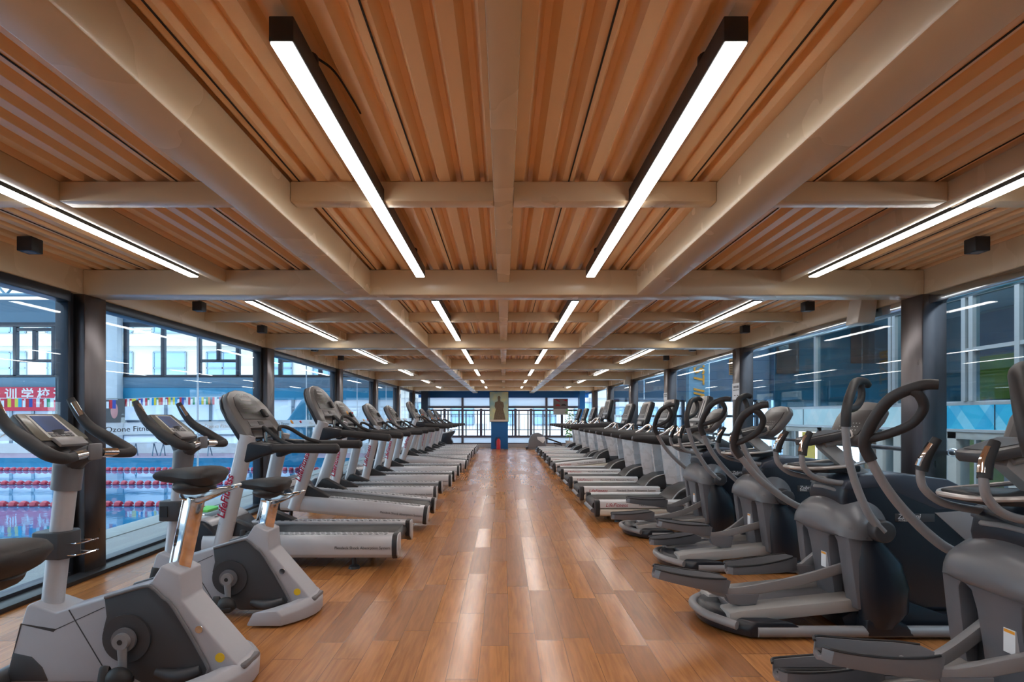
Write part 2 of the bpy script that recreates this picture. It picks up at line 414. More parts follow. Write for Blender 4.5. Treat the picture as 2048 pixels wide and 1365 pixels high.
def make_spot():
    t = thing('ceiling_spotlight', 'x', 'spotlight')
    MB().box(-.05, .05, -.05, .05, -.105, -.01).build('housing', M['black'], t, bev=.004)
    MB().lathe([(.012, -.012), (.012, .0)], (0, 0, 0), 'z', 12).build('stem', M['black'], t)
    MB().lathe([(.034, -.1065), (.034, -.103)], (0, 0, 0), 'z', 20).build('lens', M['midgrey'], t)
    return t
sp0 = make_spot(); used = False
for i, (yy, ) in enumerate([(3.95,), (6.15,), (7.75,), (9.9,), (11.5,), (13.6,)]):
    for s in (-1, 1):
        o = sp0 if not used else copy_tree(sp0); used = True
        o.location = (s * 3.17, yy, 2.505)
        o['label'] = 'black cube spotlight on the ceiling edge, %s from the front, %s' % (ORD[i], 'pool side' if s < 0 else 'hall side'); o['group'] = 'cube spotlights'
for i, yy in enumerate((5.5, 15.9)):
    t = thing('wall_speaker', ['pale box speaker under the edge beam beside the nearest right column', 'small pale box speaker under the edge beam far down the right side'][i], 'speaker', (3.34, yy, 2.26))
    MB().prism([(-.10, -.10), (.06, -.10), (.09, .12), (-.06, .14)], -.10, .10, 'y').build('cabinet', M['cream'], t, bev=.012)
    MB().box(.05, .10, -.03, .03, .02, .08).build('bracket', M['midgrey'], t)

# ------------------------------------------------------------------ far end wall
YE = 25.0
def ex(px): return (px - 1007) * YE / 1180
def ez(py): return HC - (py - 834) * YE / 1180
struct(MB().box(-3.6, 3.6, YE - .03, YE + .12, ez(796), 2.6).build('wall_far', M['blue'], bev=.005))
struct(MB().box(-3.6, 3.6, YE - .02, YE + .12, 0, ez(888)).build('baseboard_far', M['frame3']))
w = struct(bpy.data.objects.new('window_20', None)); COL.objects.link(w)
mb = MB()
mb.box(-3.4, 3.4, YE, YE + .08, ez(817), ez(812.5)); mb.box(-3.4, 3.4, YE, YE + .08, ez(876), ez(871.5)); mb.box(-3.4, 3.4, YE, YE + .08, ez(889), ez(886.5))
mb.box(-3.4, 3.4, YE, YE + .08, ez(823), ez(819.5))
for px in (855, 925, 1093, 1165): mb.box(ex(px) - .045, ex(px) + .045, YE - .01, YE + .09, 0.1, ez(796))
for px in (889, 962, 1031, 1062, 1124): mb.box(ex(px) - .05, ex(px) + .05, YE + .01, YE + .08, ez(876), ez(818))
for px in (882, 896, 918, 932, 955, 969, 1025, 1038, 1056, 1068, 1086, 1100): mb.box(ex(px) - .025, ex(px) + .025, YE + .012, YE + .07, ez(874), ez(820))
mb.build('frame', M['framep'], w)
MB().box(-3.4, 3.4, YE + .03, YE + .04, ez(812.5), ez(796)).build('transom_pane', M['frost'], w)
MB().box(-3.4, 3.4, YE + .03, YE + .04, ez(888), ez(875)).build('lower_pane', M['frost'], w)
MB().box(-3.4, 3.4, YE + .035, YE + .042, ez(872), ez(819)).build('pane', M['clearglass'], w)
t = thing('balcony_railing', 'black balcony railing outside the far end windows', 'railing', (0, YE + .75, 0))
mb = MB()
for zz in (ez(829), ez(861)): mb.box(-3.6, 3.6, -.02, .02, zz - .015, zz + .015)
mb.build('rail', M['black'], t)
for i in range(49):
    xx = -3.6 + i * .15
    MB().box(xx - .006, xx + .006, -.006, .006, -.02 if i % 12 == 0 else ez(861), ez(829)).build('baluster', M['black'], t)
struct(MB().box(-6, 6, YE + .12, YE + 1.0, -.3, -.02).build('balcony_floor', M['cement']))
# blue pillar with its poster and extinguisher
struct(MB().box(-.50, .18, 23.75, 24.4, 0, 2.50).build('pillar', M['blue'], bev=.006))
t = thing('framed_poster', 'tall framed poster of an armoured figure high on the blue pillar', 'poster', (-.18, 23.74, 1.70))
MB().box(-.385, .385, -.035, .0, -.61, .61).build('frame', M['frame'], t, bev=.004)
def poster_mat(name, c0, c1):
    m, nt, out = _nt(name); N = nt.nodes; L = nt.links
    p = N.new('ShaderNodeBsdfPrincipled'); L.new(p.outputs[0], out.inputs[0]); p.inputs['Roughness'].default_value = .45; p.inputs['Specular IOR Level'].default_value = .25
    tc = N.new('ShaderNodeTexCoord'); nz = N.new('ShaderNodeTexNoise'); nz.inputs['Scale'].default_value = 2.2; L.new(tc.outputs['Object'], nz.inputs['Vector'])
    cr = N.new('ShaderNodeValToRGB'); cr.color_ramp.elements[0].position = .35; cr.color_ramp.elements[1].position = .65
    cr.color_ramp.elements[0].color = (*c0, 1); cr.color_ramp.elements[1].color = (*c1, 1)
    L.new(nz.outputs['Fac'], cr.inputs[0]); L.new(cr.outputs[0], p.inputs['Base Color']); return m
MB().box(-.37, .37, -.038, -.034, -.595, .595).build('print', poster_mat('yellow_teal_print', (.28, .52, .55), (.72, .70, .36)), t)
fig = [(-.05, .30), (-.06, .38), (-.03, .43), (.03, .43), (.06, .38), (.05, .30), (.06, .22), (.17, .18), (.20, .02), (.17, -.10), (.22, -.30), (.26, -.52), (-.22, -.52), (-.18, -.30), (-.13, -.10), (-.18, .02), (-.16, .18), (-.05, .22)]
MB().prism(fig, -.0405, -.038, 'y').build('printed_figure', pm('bronze_print', (.17, .12, .07), .5, 0, .7, 25), t)
MB().box(-.37, .37, -.041, -.038, -.595, -.52).build('printed_strip', M['cream'], t)
t = thing('fire_extinguisher', 'red fire extinguisher on the floor against the blue pillar', 'fire extinguisher', (-.20, 23.55, 0))
MB().lathe([(.075, 0), (.085, .01), (.085, .33), (.06, .39), (.03, .41), (.03, .44)], (0, 0, 0), 'z', 20).build('cylinder', M['red'], t)
MB().tube(spl([(.0, 0, .44), (-.09, 0, .46), (-.12, 0, .36), (-.115, 0, .12)], 5), .012, 8).build('hose', M['black'], t)
MB().box(-.02, .08, -.012, .012, .44, .46).box(-.02, .07, -.012, .012, .48, .495).build('handle', M['black'], t)
t = thing('car_poster', 'grey poster with two cars hanging on the far right window', 'poster', (ex(1121), YE - .05, ez(814)))
MB().box(-.31, .31, 0, .012, -.34, .34).build('print', pm('grey_print', (.22, .19, .20), .35, 0, .3, 4), t)
mb = MB()
for (cx, cz, c) in ((-.12, .06, 'red'), (.13, .07, 'black')):
    MB().prism([(cx - .10, cz - .03), (cx - .10, cz), (cx - .05, cz + .04), (cx + .04, cz + .04), (cx + .10, cz), (cx + .10, cz - .03)], -.004, 0, 'y').build('printed_car', M[c], t)
MB().prism([(-.26, .31), (-.05, .20), (-.02, .24), (-.15, .31)], -.004, 0, 'y').prism([(.05, .30), (.27, .22), (.27, .30)], -.004, 0, 'y').build('printed_stripes', M['redtxt'], t)
MB().box(-.31, .31, -.003, 0, -.34, -.10).build('printed_caption', M['frame3'], t)
# potted plant by the far right window
t = thing('potted_plant', 'green leafy plant on a stand by the far right window', 'plant', (2.72, 24.3, 0))
MB().lathe([(.10, 0), (.14, .02), (.17, .30), (.18, .32), (.14, .32)], (0, 0, 0), 'z', 18).build('pot', M['cement'], t)
mb = MB()
for i in range(46):
    a = random.uniform(0, 6.28); zz = random.uniform(.45, 1.6); rr = random.uniform(.03, .2)
    mt = Matrix.Rotation(a, 3, 'Z') @ Matrix.Rotation(random.uniform(-.7, .7), 3, 'Y')
    mb.ell((rr * math.cos(a), rr * math.sin(a), zz), .09, .045, .012, 8, 5, mt)
mb.build('leaves', M['green'], t)
MB().tube(spl([(0, 0, .3), (.02, 0, .8), (-.02, .01, 1.5)], 4), .012, 8).build('stem', M['wood'], t)
struct(MB().box(3.14, 3.36, 24.3, 24.9, 0, 2.4).build('pillar', M['blue']))
struct(MB().box(-3.38, -3.1, 24.2, 24.9, 0, 2.4).build('pillar', M['frame']))

# ------------------------------------------------------------------ exercise bikes
BO = (-1.85, 0, 0)
def make_bike():
    t = thing('exercise_bike', 'x', 'exercise bike')
    def B(mb, name, mat, p=t, **k): return mb.build(name, M[mat], p, org=BO, **k)
    shell = [(-2.33, .045), (-2.335, .12), (-2.25, .405), (-2.235, .418), (-2.14, .385), (-2.11, .375), (-1.87, .450), (-1.70, .500), (-1.66, .525), (-1.615, .598),
             (-1.525, .558), (-1.515, .43), (-1.29, .17), (-1.25, .12), (-1.25, .045)]
    body = B(MB().prism(shell, -.10, .10), 'body_shell', 'bikegrey', bev=.016, seg=3)
    MB().prism([(-1.845, .045), (-1.84, .045), (-2.045, .39), (-2.05, .388)], -.1012, -.099).build('panel_joint', M['charcoal'], body, org=BO)
    B(MB().prism([(-2.335, .09), (-2.27, .32), (-2.12, .285), (-2.11, .295), (-1.88, .40), (-1.88, .404), (-2.11, .299), (-2.275, .325)], -.1012, -.099), 'panel_joint', 'charcoal', body)
    lug = B(MB().prism([(-2.34, .05), (-2.315, .19), (-2.22, .17), (-2.17, .12), (-2.14, .05)], -.106, .106), 'toe_panel', 'charcoal', bev=.012)
    B(MB().tube([(-2.37, -.25, .055), (-2.37, .25, .055)], .05, 16), 'front_stabilizer', 'charcoal', bev=.01)
    for s in (-1, 1):
        cov = [(-1.875, .452), (-1.69, .503), (-1.645, .495), (-1.60, .455), (-1.545, .40), (-1.40, .15), (-1.385, .10), (-1.41, .05), (-1.70, .05), (-1.745, .075), (-1.80, .15), (-1.865, .20), (-1.88, .30), (-1.865, .36)]
        c = B(MB().prism(cov, s * .098, s * .112), 'side_cover', 'charcoal', bev=.006)
        B(MB().tube(spl([(-1.63, s * .108, .10), (-1.52, s * .118, .085), (-1.42, s * .112, .115)], 5), [.02, .035, .02], 10), 'cover_bulge', 'charcoal', c)
        B(MB().tube(spl([(-1.87, s * .112, .45), (-1.69, s * .112, .502), (-1.645, s * .112, .494), (-1.60, s * .112, .453), (-1.545, s * .112, .398), (-1.40, s * .112, .15), (-1.388, s * .112, .10), (-1.41, s * .112, .055)], 4), .008, 8), 'cover_trim', 'midgrey', c)
        d = B(MB().lathe([(.112, 0), (.112, .012), (.104, .018), (.05, .019)], (-1.763, s * .108 if s > 0 else -.124, .262), 'y', 40), 'crank_disc', 'charcoal')
        B(MB().lathe([(.056, 0), (.056, .016), (.046, .024)], (-1.763, .122 if s > 0 else -.148, .262), 'y', 28), 'hub', 'midgrey', d)
        ph = R(-88 if s < 0 else 92)
        px, pz = -1.763 + .17 * math.cos(ph), .262 + .17 * math.sin(ph)
        yb = s * .155
        cr = B(MB().tube([(-1.763, yb, .262), (px, yb, pz)], [.024, .016], 12, (.7, 1)).lathe([(.036, -.016), (.038, 0), (.036, .016)], (-1.763, yb, .262), 'y', 24), 'crank_arm', 'warmgrey')
        B(MB().lathe([(.012, -.018), (.012, .018)], (-1.763, yb, .262), 'y', 14), 'bolt', 'black', cr)
        pd = B(MB().box(px - .055, px + .055, yb + min(0, s * .10) , yb + max(0, s * .10), pz - .014, pz + .014), 'pedal', 'black', bev=.006)
        B(MB().tube(spl([(px - .045, yb + s * .02, pz + .01), (px - .05, yb + s * .05, pz + .075), (px - .04, yb + s * .09, pz + .01)], 6), .012, 8, (.3, 1.6)), 'strap', 'rubber', pd)
        B(MB().ell((px + .01, yb + s * .05, pz + .02), .06, .045, .05, 12, 8), 'toe_cage', 'rubber', pd)
    # rear stabilizer, an arc across the floor
    ring = []
    for k in range(9):
        y = -.30 + .60 * k / 8; u = abs(y) / .30
        xo = -1.215 - .15 * u ** 2; wi = .12 + .10 * u ** 2; h = .135 - .03 * u ** 2
        ring.append([V(xo, y, .012), V(xo + .004, y, h * .7), V(xo - .03, y, h), V(xo - wi * .8, y, h * .9), V(xo - wi, y, .012)])
    ft = B(MB().loft(ring), 'rear_stabilizer', 'bikegrey', bev=.008)
    B(MB().box(-1.31, -1.22, -.085, .085, .10, .125), 'stabilizer_pad', 'midgrey', ft, bev=.01)
    B(MB().lathe([(.022, 0), (.022, .004)], (-1.335, -.1045, .165), 'y', 22), 'sticker', 'yellow', body)
    B(MB().lathe([(.018, 0), (.018, .006), (.008, .012)], (-1.43, -.112, .30), 'y', 16), 'bolt', 'chrome', body)
    # post
    pa, pb = V(-2.205, 0, .35), V(-2.13, 0, 1.0)
    post = B(MB().cyl(pa, pb, .047, 24), 'handlebar_post', 'silver')
    def on(z): return pa + (pb - pa) * ((z - pa.z) / (pb.z - pa.z))
    B(MB().tube([on(.945), on(1.06), V(-2.10, 0, 1.08)], [.062, .064, .05], 20), 'post_collar', 'midgrey', post)
    head = B(MB().tube([V(-2.14, 0, 1.03), V(-2.07, 0, 1.10), V(-2.0, 0, 1.135)], [.055, .052, .045], 16, (1.0, .8)), 'handlebar_clamp', 'charcoal', bev=.008)
    B(MB().box(-2.0, -1.985, -.045, .045, 1.09, 1.17, ), 'clamp_plate', 'midgrey', head, bev=.012)
    B(MB().tube([on(1.05), V(-2.185, 0, 1.16), V(-2.205, 0, 1.225)], [.05, .04, .05], 14), 'console_neck', 'charcoal')
    hd = B(MB().prism([(-.075, -.07), (.06, -.075), (.085, -.03), (.085, .04), (.05, .08), (-.06, .075), (-.09, .03), (-.09, -.03)], .615, .745, 'z', Matrix.Translation((-2.175, 0, 0))), 'bottle_holder', 'charcoal', bev=.008)
    B(MB().box(-2.24, -2.19, -.0785, -.074, .645, .715), 'holder_slot', 'black', hd)
    for zz, w in ((.69, .075), (.635, .05)):
        pts = [V(-2.095, -.05, zz), V(-2.03, -.06, zz + .005), V(-2.0, -.01, zz + .01), V(-2.0, .03, zz + .01), V(-2.04, .06, zz), V(-2.10, .05, zz)]
        B(MB().tube(spl(pts, 6), .0035, 6), 'wire_ring', 'chrome', hd)
    # console
    bot, top = V(-2.115, 0, 1.165), V(-2.285, 0, 1.315)
    u = (top - bot).normalized(); nrm = V(-u.z, 0, u.x) * -1; L_ = (top - bot).length
    mt = Matrix(((0, u.x, nrm.x, bot.x), (1, 0, 0, 0), (0, u.z, nrm.z, bot.z), (0, 0, 0, 1)))     # local: x->Y, y->up the face, z->out of the face
    cs = B(MB().prism([(-.165, -.005), (.165, -.005), (.172, .06), (.135, L_), (-.135, L_), (-.172, .06)], -.065, 0, 'z', mt), 'console', 'charcoal', bev=.01)
    B(MB().prism([(-.155, .03), (.155, .03), (.16, .06), (.127, L_ - .008), (-.127, L_ - .008), (-.16, .06)], 0, .006, 'z', mt), 'face_plate', 'olive', cs, bev=.002)
    B(MB().prism([(-.095, .045), (.095, .045), (.085, L_ - .02), (-.085, L_ - .02)], .006, .008, 'z', mt), 'bezel', 'palekeys', cs)
    sc = B(MB().prism([(-.075, .085), (.075, .085), (.07, L_ - .028), (-.07, L_ - .028)], .008, .010, 'z', mt), 'screen', 'bikescreen', cs)
    for i in range(5):
        for j in range(2):
            B(MB().box(-.075 + i * .031, -.05 + i * .031, .050 + j * .015, .061 + j * .015, .008, .012, mt), 'key', 'midgrey', cs, bev=.002)
    B(MB().prism([(-.09, -.02), (.09, -.02), (.095, .032), (-.095, .032)], .004, .022, 'z', mt), 'reading_ledge', 'warmgrey', cs, bev=.004)
    # bars
    for s in (-1, 1):
        pts = [(-2.015, s * .02, 1.125), (-2.0, s * .12, 1.115), (-1.975, s * .20, 1.110), (-1.975, s * .25, 1.115), (-2.02, s * .268, 1.135), (-2.11, s * .262, 1.19), (-2.20, s * .255, 1.25), (-2.255, s * .25, 1.32), (-2.295, s * .245, 1.395)]
        hb = B(MB().tube(spl(pts, 6), [.018, .022, .023, .027, .031, .031, .027, .024, .019], 14), 'handlebar', 'rubber')
        B(MB().tube([V(-2.006, s * .06, 1.122), V(-1.992, s * .15, 1.117)], .0235, 14), 'pulse_sensor', 'chrome', hb)
        B(MB().tube([V(-2.235, s * .246, 1.305), V(-2.275, s * .243, 1.375)], .0195, 12, (1.0, .75)), 'pulse_sensor', 'chrome', hb)
    return t
M['bikescreen'] = poster_mat('blue_screen', (.006, .02, .09), (.02, .12, .42))
def add_saddle(t, dz=0, dx=0, short=False):
    def B(mb, name, mat, p=t, **k): return mb.build(name, M[mat], p, org=BO, **k)
    a = V(-1.595, 0, .50); d = V(.085, 0, .40).normalized(); b = a + d * (.30 + dz)
    ps = B(MB().tube([a, b], .046, 4, (1.0, 1.2), (0, 1, 1)), 'seat_post', 'chrome', bev=.01, seg=3)
    B(MB().prism([(b.x - .06, b.z - .01), (b.x + .03, b.z - .035), (b.x + (.04 if short else .21), b.z + .045), (b.x + (.04 if short else .21), b.z + .06), (b.x + .05, b.z + .035), (b.x - .06, b.z + .03)], -.03, .03), 'seat_slider', 'chrome', ps, bev=.006)
    if not short: B(MB().cyl(V(b.x + .20, -.03, b.z + .052), V(b.x + .20, .05, b.z + .052), .009, 10), 'lever', 'chrome', ps)
    c = V(b.x - .02 + dx, 0, b.z + .085)
    rings = []
    for (xx, w, zt, zb) in ((-.18, .010, .022, .004), (-.165, .022, .034, -.006), (-.13, .034, .044, -.014), (-.07, .048, .052, -.022), (-.02, .075, .058, -.034), (.03, .110, .062, -.040), (.075, .128, .064, -.038), (.115, .128, .062, -.030), (.14, .105, .054, -.016), (.155, .06, .040, .004)):
        rr = []
        for k in range(20):
            an = 2 * math.pi * k / 20; cy, cz = math.cos(an), math.sin(an)
            ey = abs(cy) ** .7 * (1 if cy > 0 else -1); ez_ = abs(cz) ** .75 * (1 if cz > 0 else -1)
            rr.append(V(c.x + xx, w * ey * (1.0 if cz > -.2 else .8), c.z + (zt + zb) / 2 + (zt - zb) / 2 * ez_))
        rings.append(rr)
    sd = B(MB().loft(rings), 'saddle', 'rubber')
    B(MB().ell((c.x + .02, 0, c.z - .035), .10, .095, .042, 18, 10), 'saddle_shell', 'black', sd)
bike_specs = [(2.88, .12, .0, 'grey exercise bike nearest the glass column, blue screen showing, tall chrome seat post'),
              (3.92, -.045, -.02, 'grey exercise bike in front of the first treadmill, lower saddle, row of pool windows behind'),
              (1.60, .02, .04, 'exercise bike cut off at the left edge, only its black saddle showing')]
proto = make_bike(); bikes = [proto, copy_tree(proto), copy_tree(proto)]
for o, (yy, dz, dx, lab) in zip(bikes, bike_specs):
    o.location = (-1.85 + (.07 if yy < 2 else 0), yy, 0); o['label'] = lab; o['group'] = 'exercise bikes by the pool windows'
    add_saddle(o, dz, dx, yy < 2)

# ------------------------------------------------------------------ treadmills, pool side (face -X)
def make_treadmill_pool():
    OR = (-.92, 0, 0)
    t = thing('treadmill', 'x', 'treadmill')
    def B(mb, name, mat, p=t, **k): return mb.build(name, M[mat], p, org=OR, **k)
    B(MB().box(-2.62, -1.0, -.33, .33, .12, .235), 'deck', 'black', bev=.01)
    B(MB().box(-2.48, -.975, -.268, .268, .238, .262), 'running_belt', 'belt', bev=.008)
    B(MB().tube([(-.975, -.268, .215), (-.975, .268, .215)], .046, 18), 'roller', 'belt')
    for s in (-1, 1):
        pf = [(s * y, z) for y, z in ((.405, .10), (.425, .13), (.43, .19), (.422, .25), (.40, .283), (.375, .292), (.285, .292), (.27, .28), (.27, .24), (.36, .23), (.36, .10))]
        rail = B(MB().prism(pf, -2.56, -.945, 'x'), 'side_rail', 'silver', bev=.004)
        a, b = sorted((s * .285, s * .375))
        B(MB().box(-2.40, -1.0, a, b, .291, .2955), 'foot_grip', 'grip', rail)
        cf = [(s * y, z) for y, z in ((.40, .092), (.428, .125), (.434, .19), (.426, .252), (.402, .288), (.375, .298), (.275, .298), (.262, .28), (.262, .15), (.36, .092))]
        cap = B(MB().prism(cf, -.947, -.905, 'x'), 'end_cap', 'black', bev=.006)
        B(MB().prism([(V(y, z) if False else (s * .36 + (y - s * .36) * .97, .19 + (z - .19) * .97)) for y, z in cf], -.9055, -.895, 'x'), 'cap_trim', 'silver', cap, bev=.004)
        for xx in (-1.28, -2.45):
            B(MB().lathe([(.05, 0), (.045, .02), (.02, .035), (.02, .12)], (xx, s * .36, 0), 'z', 16), 'foot', 'black')
        # upright
        up = B(MB().tube([V(-2.41, s * .415, .12), V(-2.29, s * .412, .64), V(-2.175, s * .405, 1.14)], .06, 18, (.75, 1.15)), 'upright', 'silver')
        B(MB().prism([(-2.40, .29), (-2.33, .40), (-2.29, .41), (-2.03, .30), (-2.03, .285), (-2.40, .27)], *sorted((s * .29, s * .40))), 'upright_boot', 'black', up, bev=.01)
        ud = V(.118, 0, .52).normalized()
        text('LifeFitness' if s < 0 else 'LifeFitness', .088, M['redtxt'], ud if s < 0 else -ud, V(-ud.z, 0, ud.x) if s < 0 else V(ud.z, 0, -ud.x),
             V(-2.35, s * .464, .44) if s < 0 else V(-2.26, s * .464, .86), up, shear=.3, org=OR, off=.002)
        # handrail
        br = [(-2.235, .90), (-2.18, .905), (-2.06, .955), (-1.95, .985), (-1.95, 1.072), (-2.24, 1.09)]
        hr = B(MB().prism(br, *sorted((s * .355, s * .445))), 'handrail_bracket', 'navy', bev=.022, seg=3)
        pth = [V(-1.96, s * .40, 1.030), V(-1.7, s * .40, 1.030), V(-1.45, s * .40, 1.028), V(-1.415, s * .40, 1.028), V(-1.395, s * .40, 1.028)]
        B(MB().tube(pth, [.041, .042, .044, .045, .022], 16, (1.0, .95)), 'handrail', 'rubber', hr)
        B(MB().tube(spl([(-1.80, s * .36, 1.05), (-1.92, s * .33, 1.09), (-2.06, s * .28, 1.185), (-2.12, s * .20, 1.205), (-2.125, s * .17, 1.16), (-2.12, s * .165, 1.06)], 5), .018, 12), 'sensor_bar', 'rubber', hr)
        B(MB().cyl(V(-2.122, s * .166, 1.075), V(-2.124, s * .168, 1.165), .0205, 14), 'pulse_sensor', 'chrome', hr)
    text('Flexdeck Shock Absorption System', .033, M['blktxt'], (1, 0, 0), (0, 0, 1), (-1.43, -.4305, .178), t, org=OR)
    # motor hood
    hp = [(-2.453, .10), (-2.40, .245), (-2.475, .34), (-2.552, .40), (-2.656, .415), (-2.728, .36), (-2.756, .22), (-2.756, .07), (-2.464, .07)]
    hd = B(MB().prism(hp, -.395, .395), 'motor_hood', 'navy', bev=.03, seg=3)
    B(MB().prism([(-2.497, .372), (-2.563, .415), (-2.662, .428), (-2.723, .385), (-2.723, .36), (-2.497, .35)], -.36, .36), 'hood_cover', 'silver', hd, bev=.012)
    B(MB().prism([(-2.552, .412), (-2.651, .4305), (-2.651, .42), (-2.552, .40)], -.20, .20), 'hood_inlay', 'charcoal', hd, bev=.004)
    B(MB().tube([(-2.684, -.3, .05), (-2.684, .3, .05)], .05, 12), 'transport_wheel', 'black')
    # console: an arch of plastic leaning over the belt
    bot, top = V(-2.13, 0, 1.075), V(-2.43, 0, 1.545); u = (top - bot).normalized(); nr = V(u.z, 0, -u.x); L_ = (top - bot).length
    mt = Matrix(((0, u.x, nr.x, bot.x), (1, 0, 0, 0), (0, u.z, nr.z, bot.z), (0, 0, 0, 1)))
    def arch(o, cut=True, b0=0.0):
        A = [(-.425 + o, b0), (-.43 + o, .28), (-.40 + o, .385), (-.33 + o, .47), (-.22, .53 - o), (-.08, .557 - o), (.08, .557 - o), (.22, .53 - o), (.33 - o, .47), (.40 - o, .385), (.43 - o, .28), (.425 - o, b0)]
        return A + [(.31 + o * .6, b0), (.285 + o * .5, .10), (.25, .15 + o * .3), (-.25, .15 + o * .3), (-.285 - o * .5, .10), (-.31 - o * .6, b0)] if cut else A
    cs = B(MB().prism(arch(0), -.075, 0, 'z', mt), 'console', 'consoleedge', bev=.014, seg=3)
    B(MB().prism([(-.435, 0.01), (-.435, .28), (-.405, .39), (-.335, .476), (-.22, .537), (0, .566), (.22, .537), (.335, .476), (.405, .39), (.435, .28), (.435, .01), (.30, .0), (.27, .14), (-.27, .14), (-.30, 0)], -.085, -.05, 'z', mt), 'console_back', 'navy', cs, bev=.01)
    pl = B(MB().prism([(-.29, .24), (.20, .24), (.24, .36), (.20, .46), (.10, .51), (-.10, .51), (-.22, .47), (-.29, .38)], 0, .005, 'z', mt), 'display_panel', 'consoleface', cs, bev=.002)
    for i in range(12):
        for j in range(3):
            B(MB().box(-.18 + i * .028, -.172 + i * .028, .30 + j * .045, .306 + j * .045, .005, .0065, mt), 'indicator', 'palekeys' if (i + j) % 5 else 'green', pl)
    B(MB().box(-.12, .10, .435, .455, .005, .0065, mt), 'read_out', 'palekeys', pl)
    text('LifeFitness', .05, M['whttxt'], (0, 1, 0), u, bot + u * .475 + nr * .0055 + V(0, -.10, 0), cs, shear=.2, org=OR)
    B(MB().box(-.24, .26, .165, .225, 0, .004, mt), 'control_strip', 'midgrey', cs, bev=.002)
    B(MB().lathe([(.016, 0), (.024, .004), (.024, .010), (.016, .012)], (0, 0, 0), 'z', 18), 'start_ring', 'orange', cs).matrix_local = Matrix.Translation(V(*(bot + u * .195 + nr * .002 + V(0, -.13, 0))) - V(*OR)) @ mt.to_3x3().to_4x4()
    B(MB().box(-.05, .06, .178, .215, .004, .008, mt), 'window', 'black', cs, bev=.003)
    B(MB().lathe([(.014, 0), (.014, .012), (.008, .015)], (0, 0, 0), 'z', 16), 'stop_button', 'red', cs).matrix_local = Matrix.Translation(V(*(bot + u * .195 + nr * .002 + V(0, .14, 0))) - V(*OR)) @ mt.to_3x3().to_4x4()
    B(MB().box(.15, .235, .255, .335, .004, .034, mt).box(.20, .25, .30, .345, .004, .02, mt), 'holder', 'black', cs, bev=.006)
    B(MB().prism([(-.30, .06), (.30, .06), (.27, .13), (.20, .15), (-.20, .15), (-.27, .13)], -.06, -.02, 'z', mt), 'tray', 'navy', cs, bev=.012)
    B(MB().tube(spl([(-2.19, -.40, 1.02), (-2.20, 0, 1.05), (-2.19, .40, 1.02)], 6), .04, 12), 'crossbar', 'black')
    return t
tl0 = make_treadmill_pool()
TL = [5.42, 7.07, 8.87, 10.57, 12.42, 14.12, 15.82, 17.52, 19.27, 21.0]
TLx = [.0, .02, -.06, .0, .0, .03, .0, .0, .0, .0]
for i, yy in enumerate(TL):
    o = tl0 if i == 0 else copy_tree(tl0)
    o.location = (-.92 + TLx[i], yy, 0.0)
    if i in (1, 5): o.rotation_euler = (0, R(5.6), 0); o.location.z = -.012
    tail = {0: 'behind the second bike', 1: 'deck raised at the front', 5: 'deck raised at the front', 9: 'farthest from the lens'}.get(i, 'deck flat')
    o['label'] = 'silver treadmill, %s from the front in the pool side row, %s' % (ORD[i], tail); o['group'] = 'treadmills along the pool side'

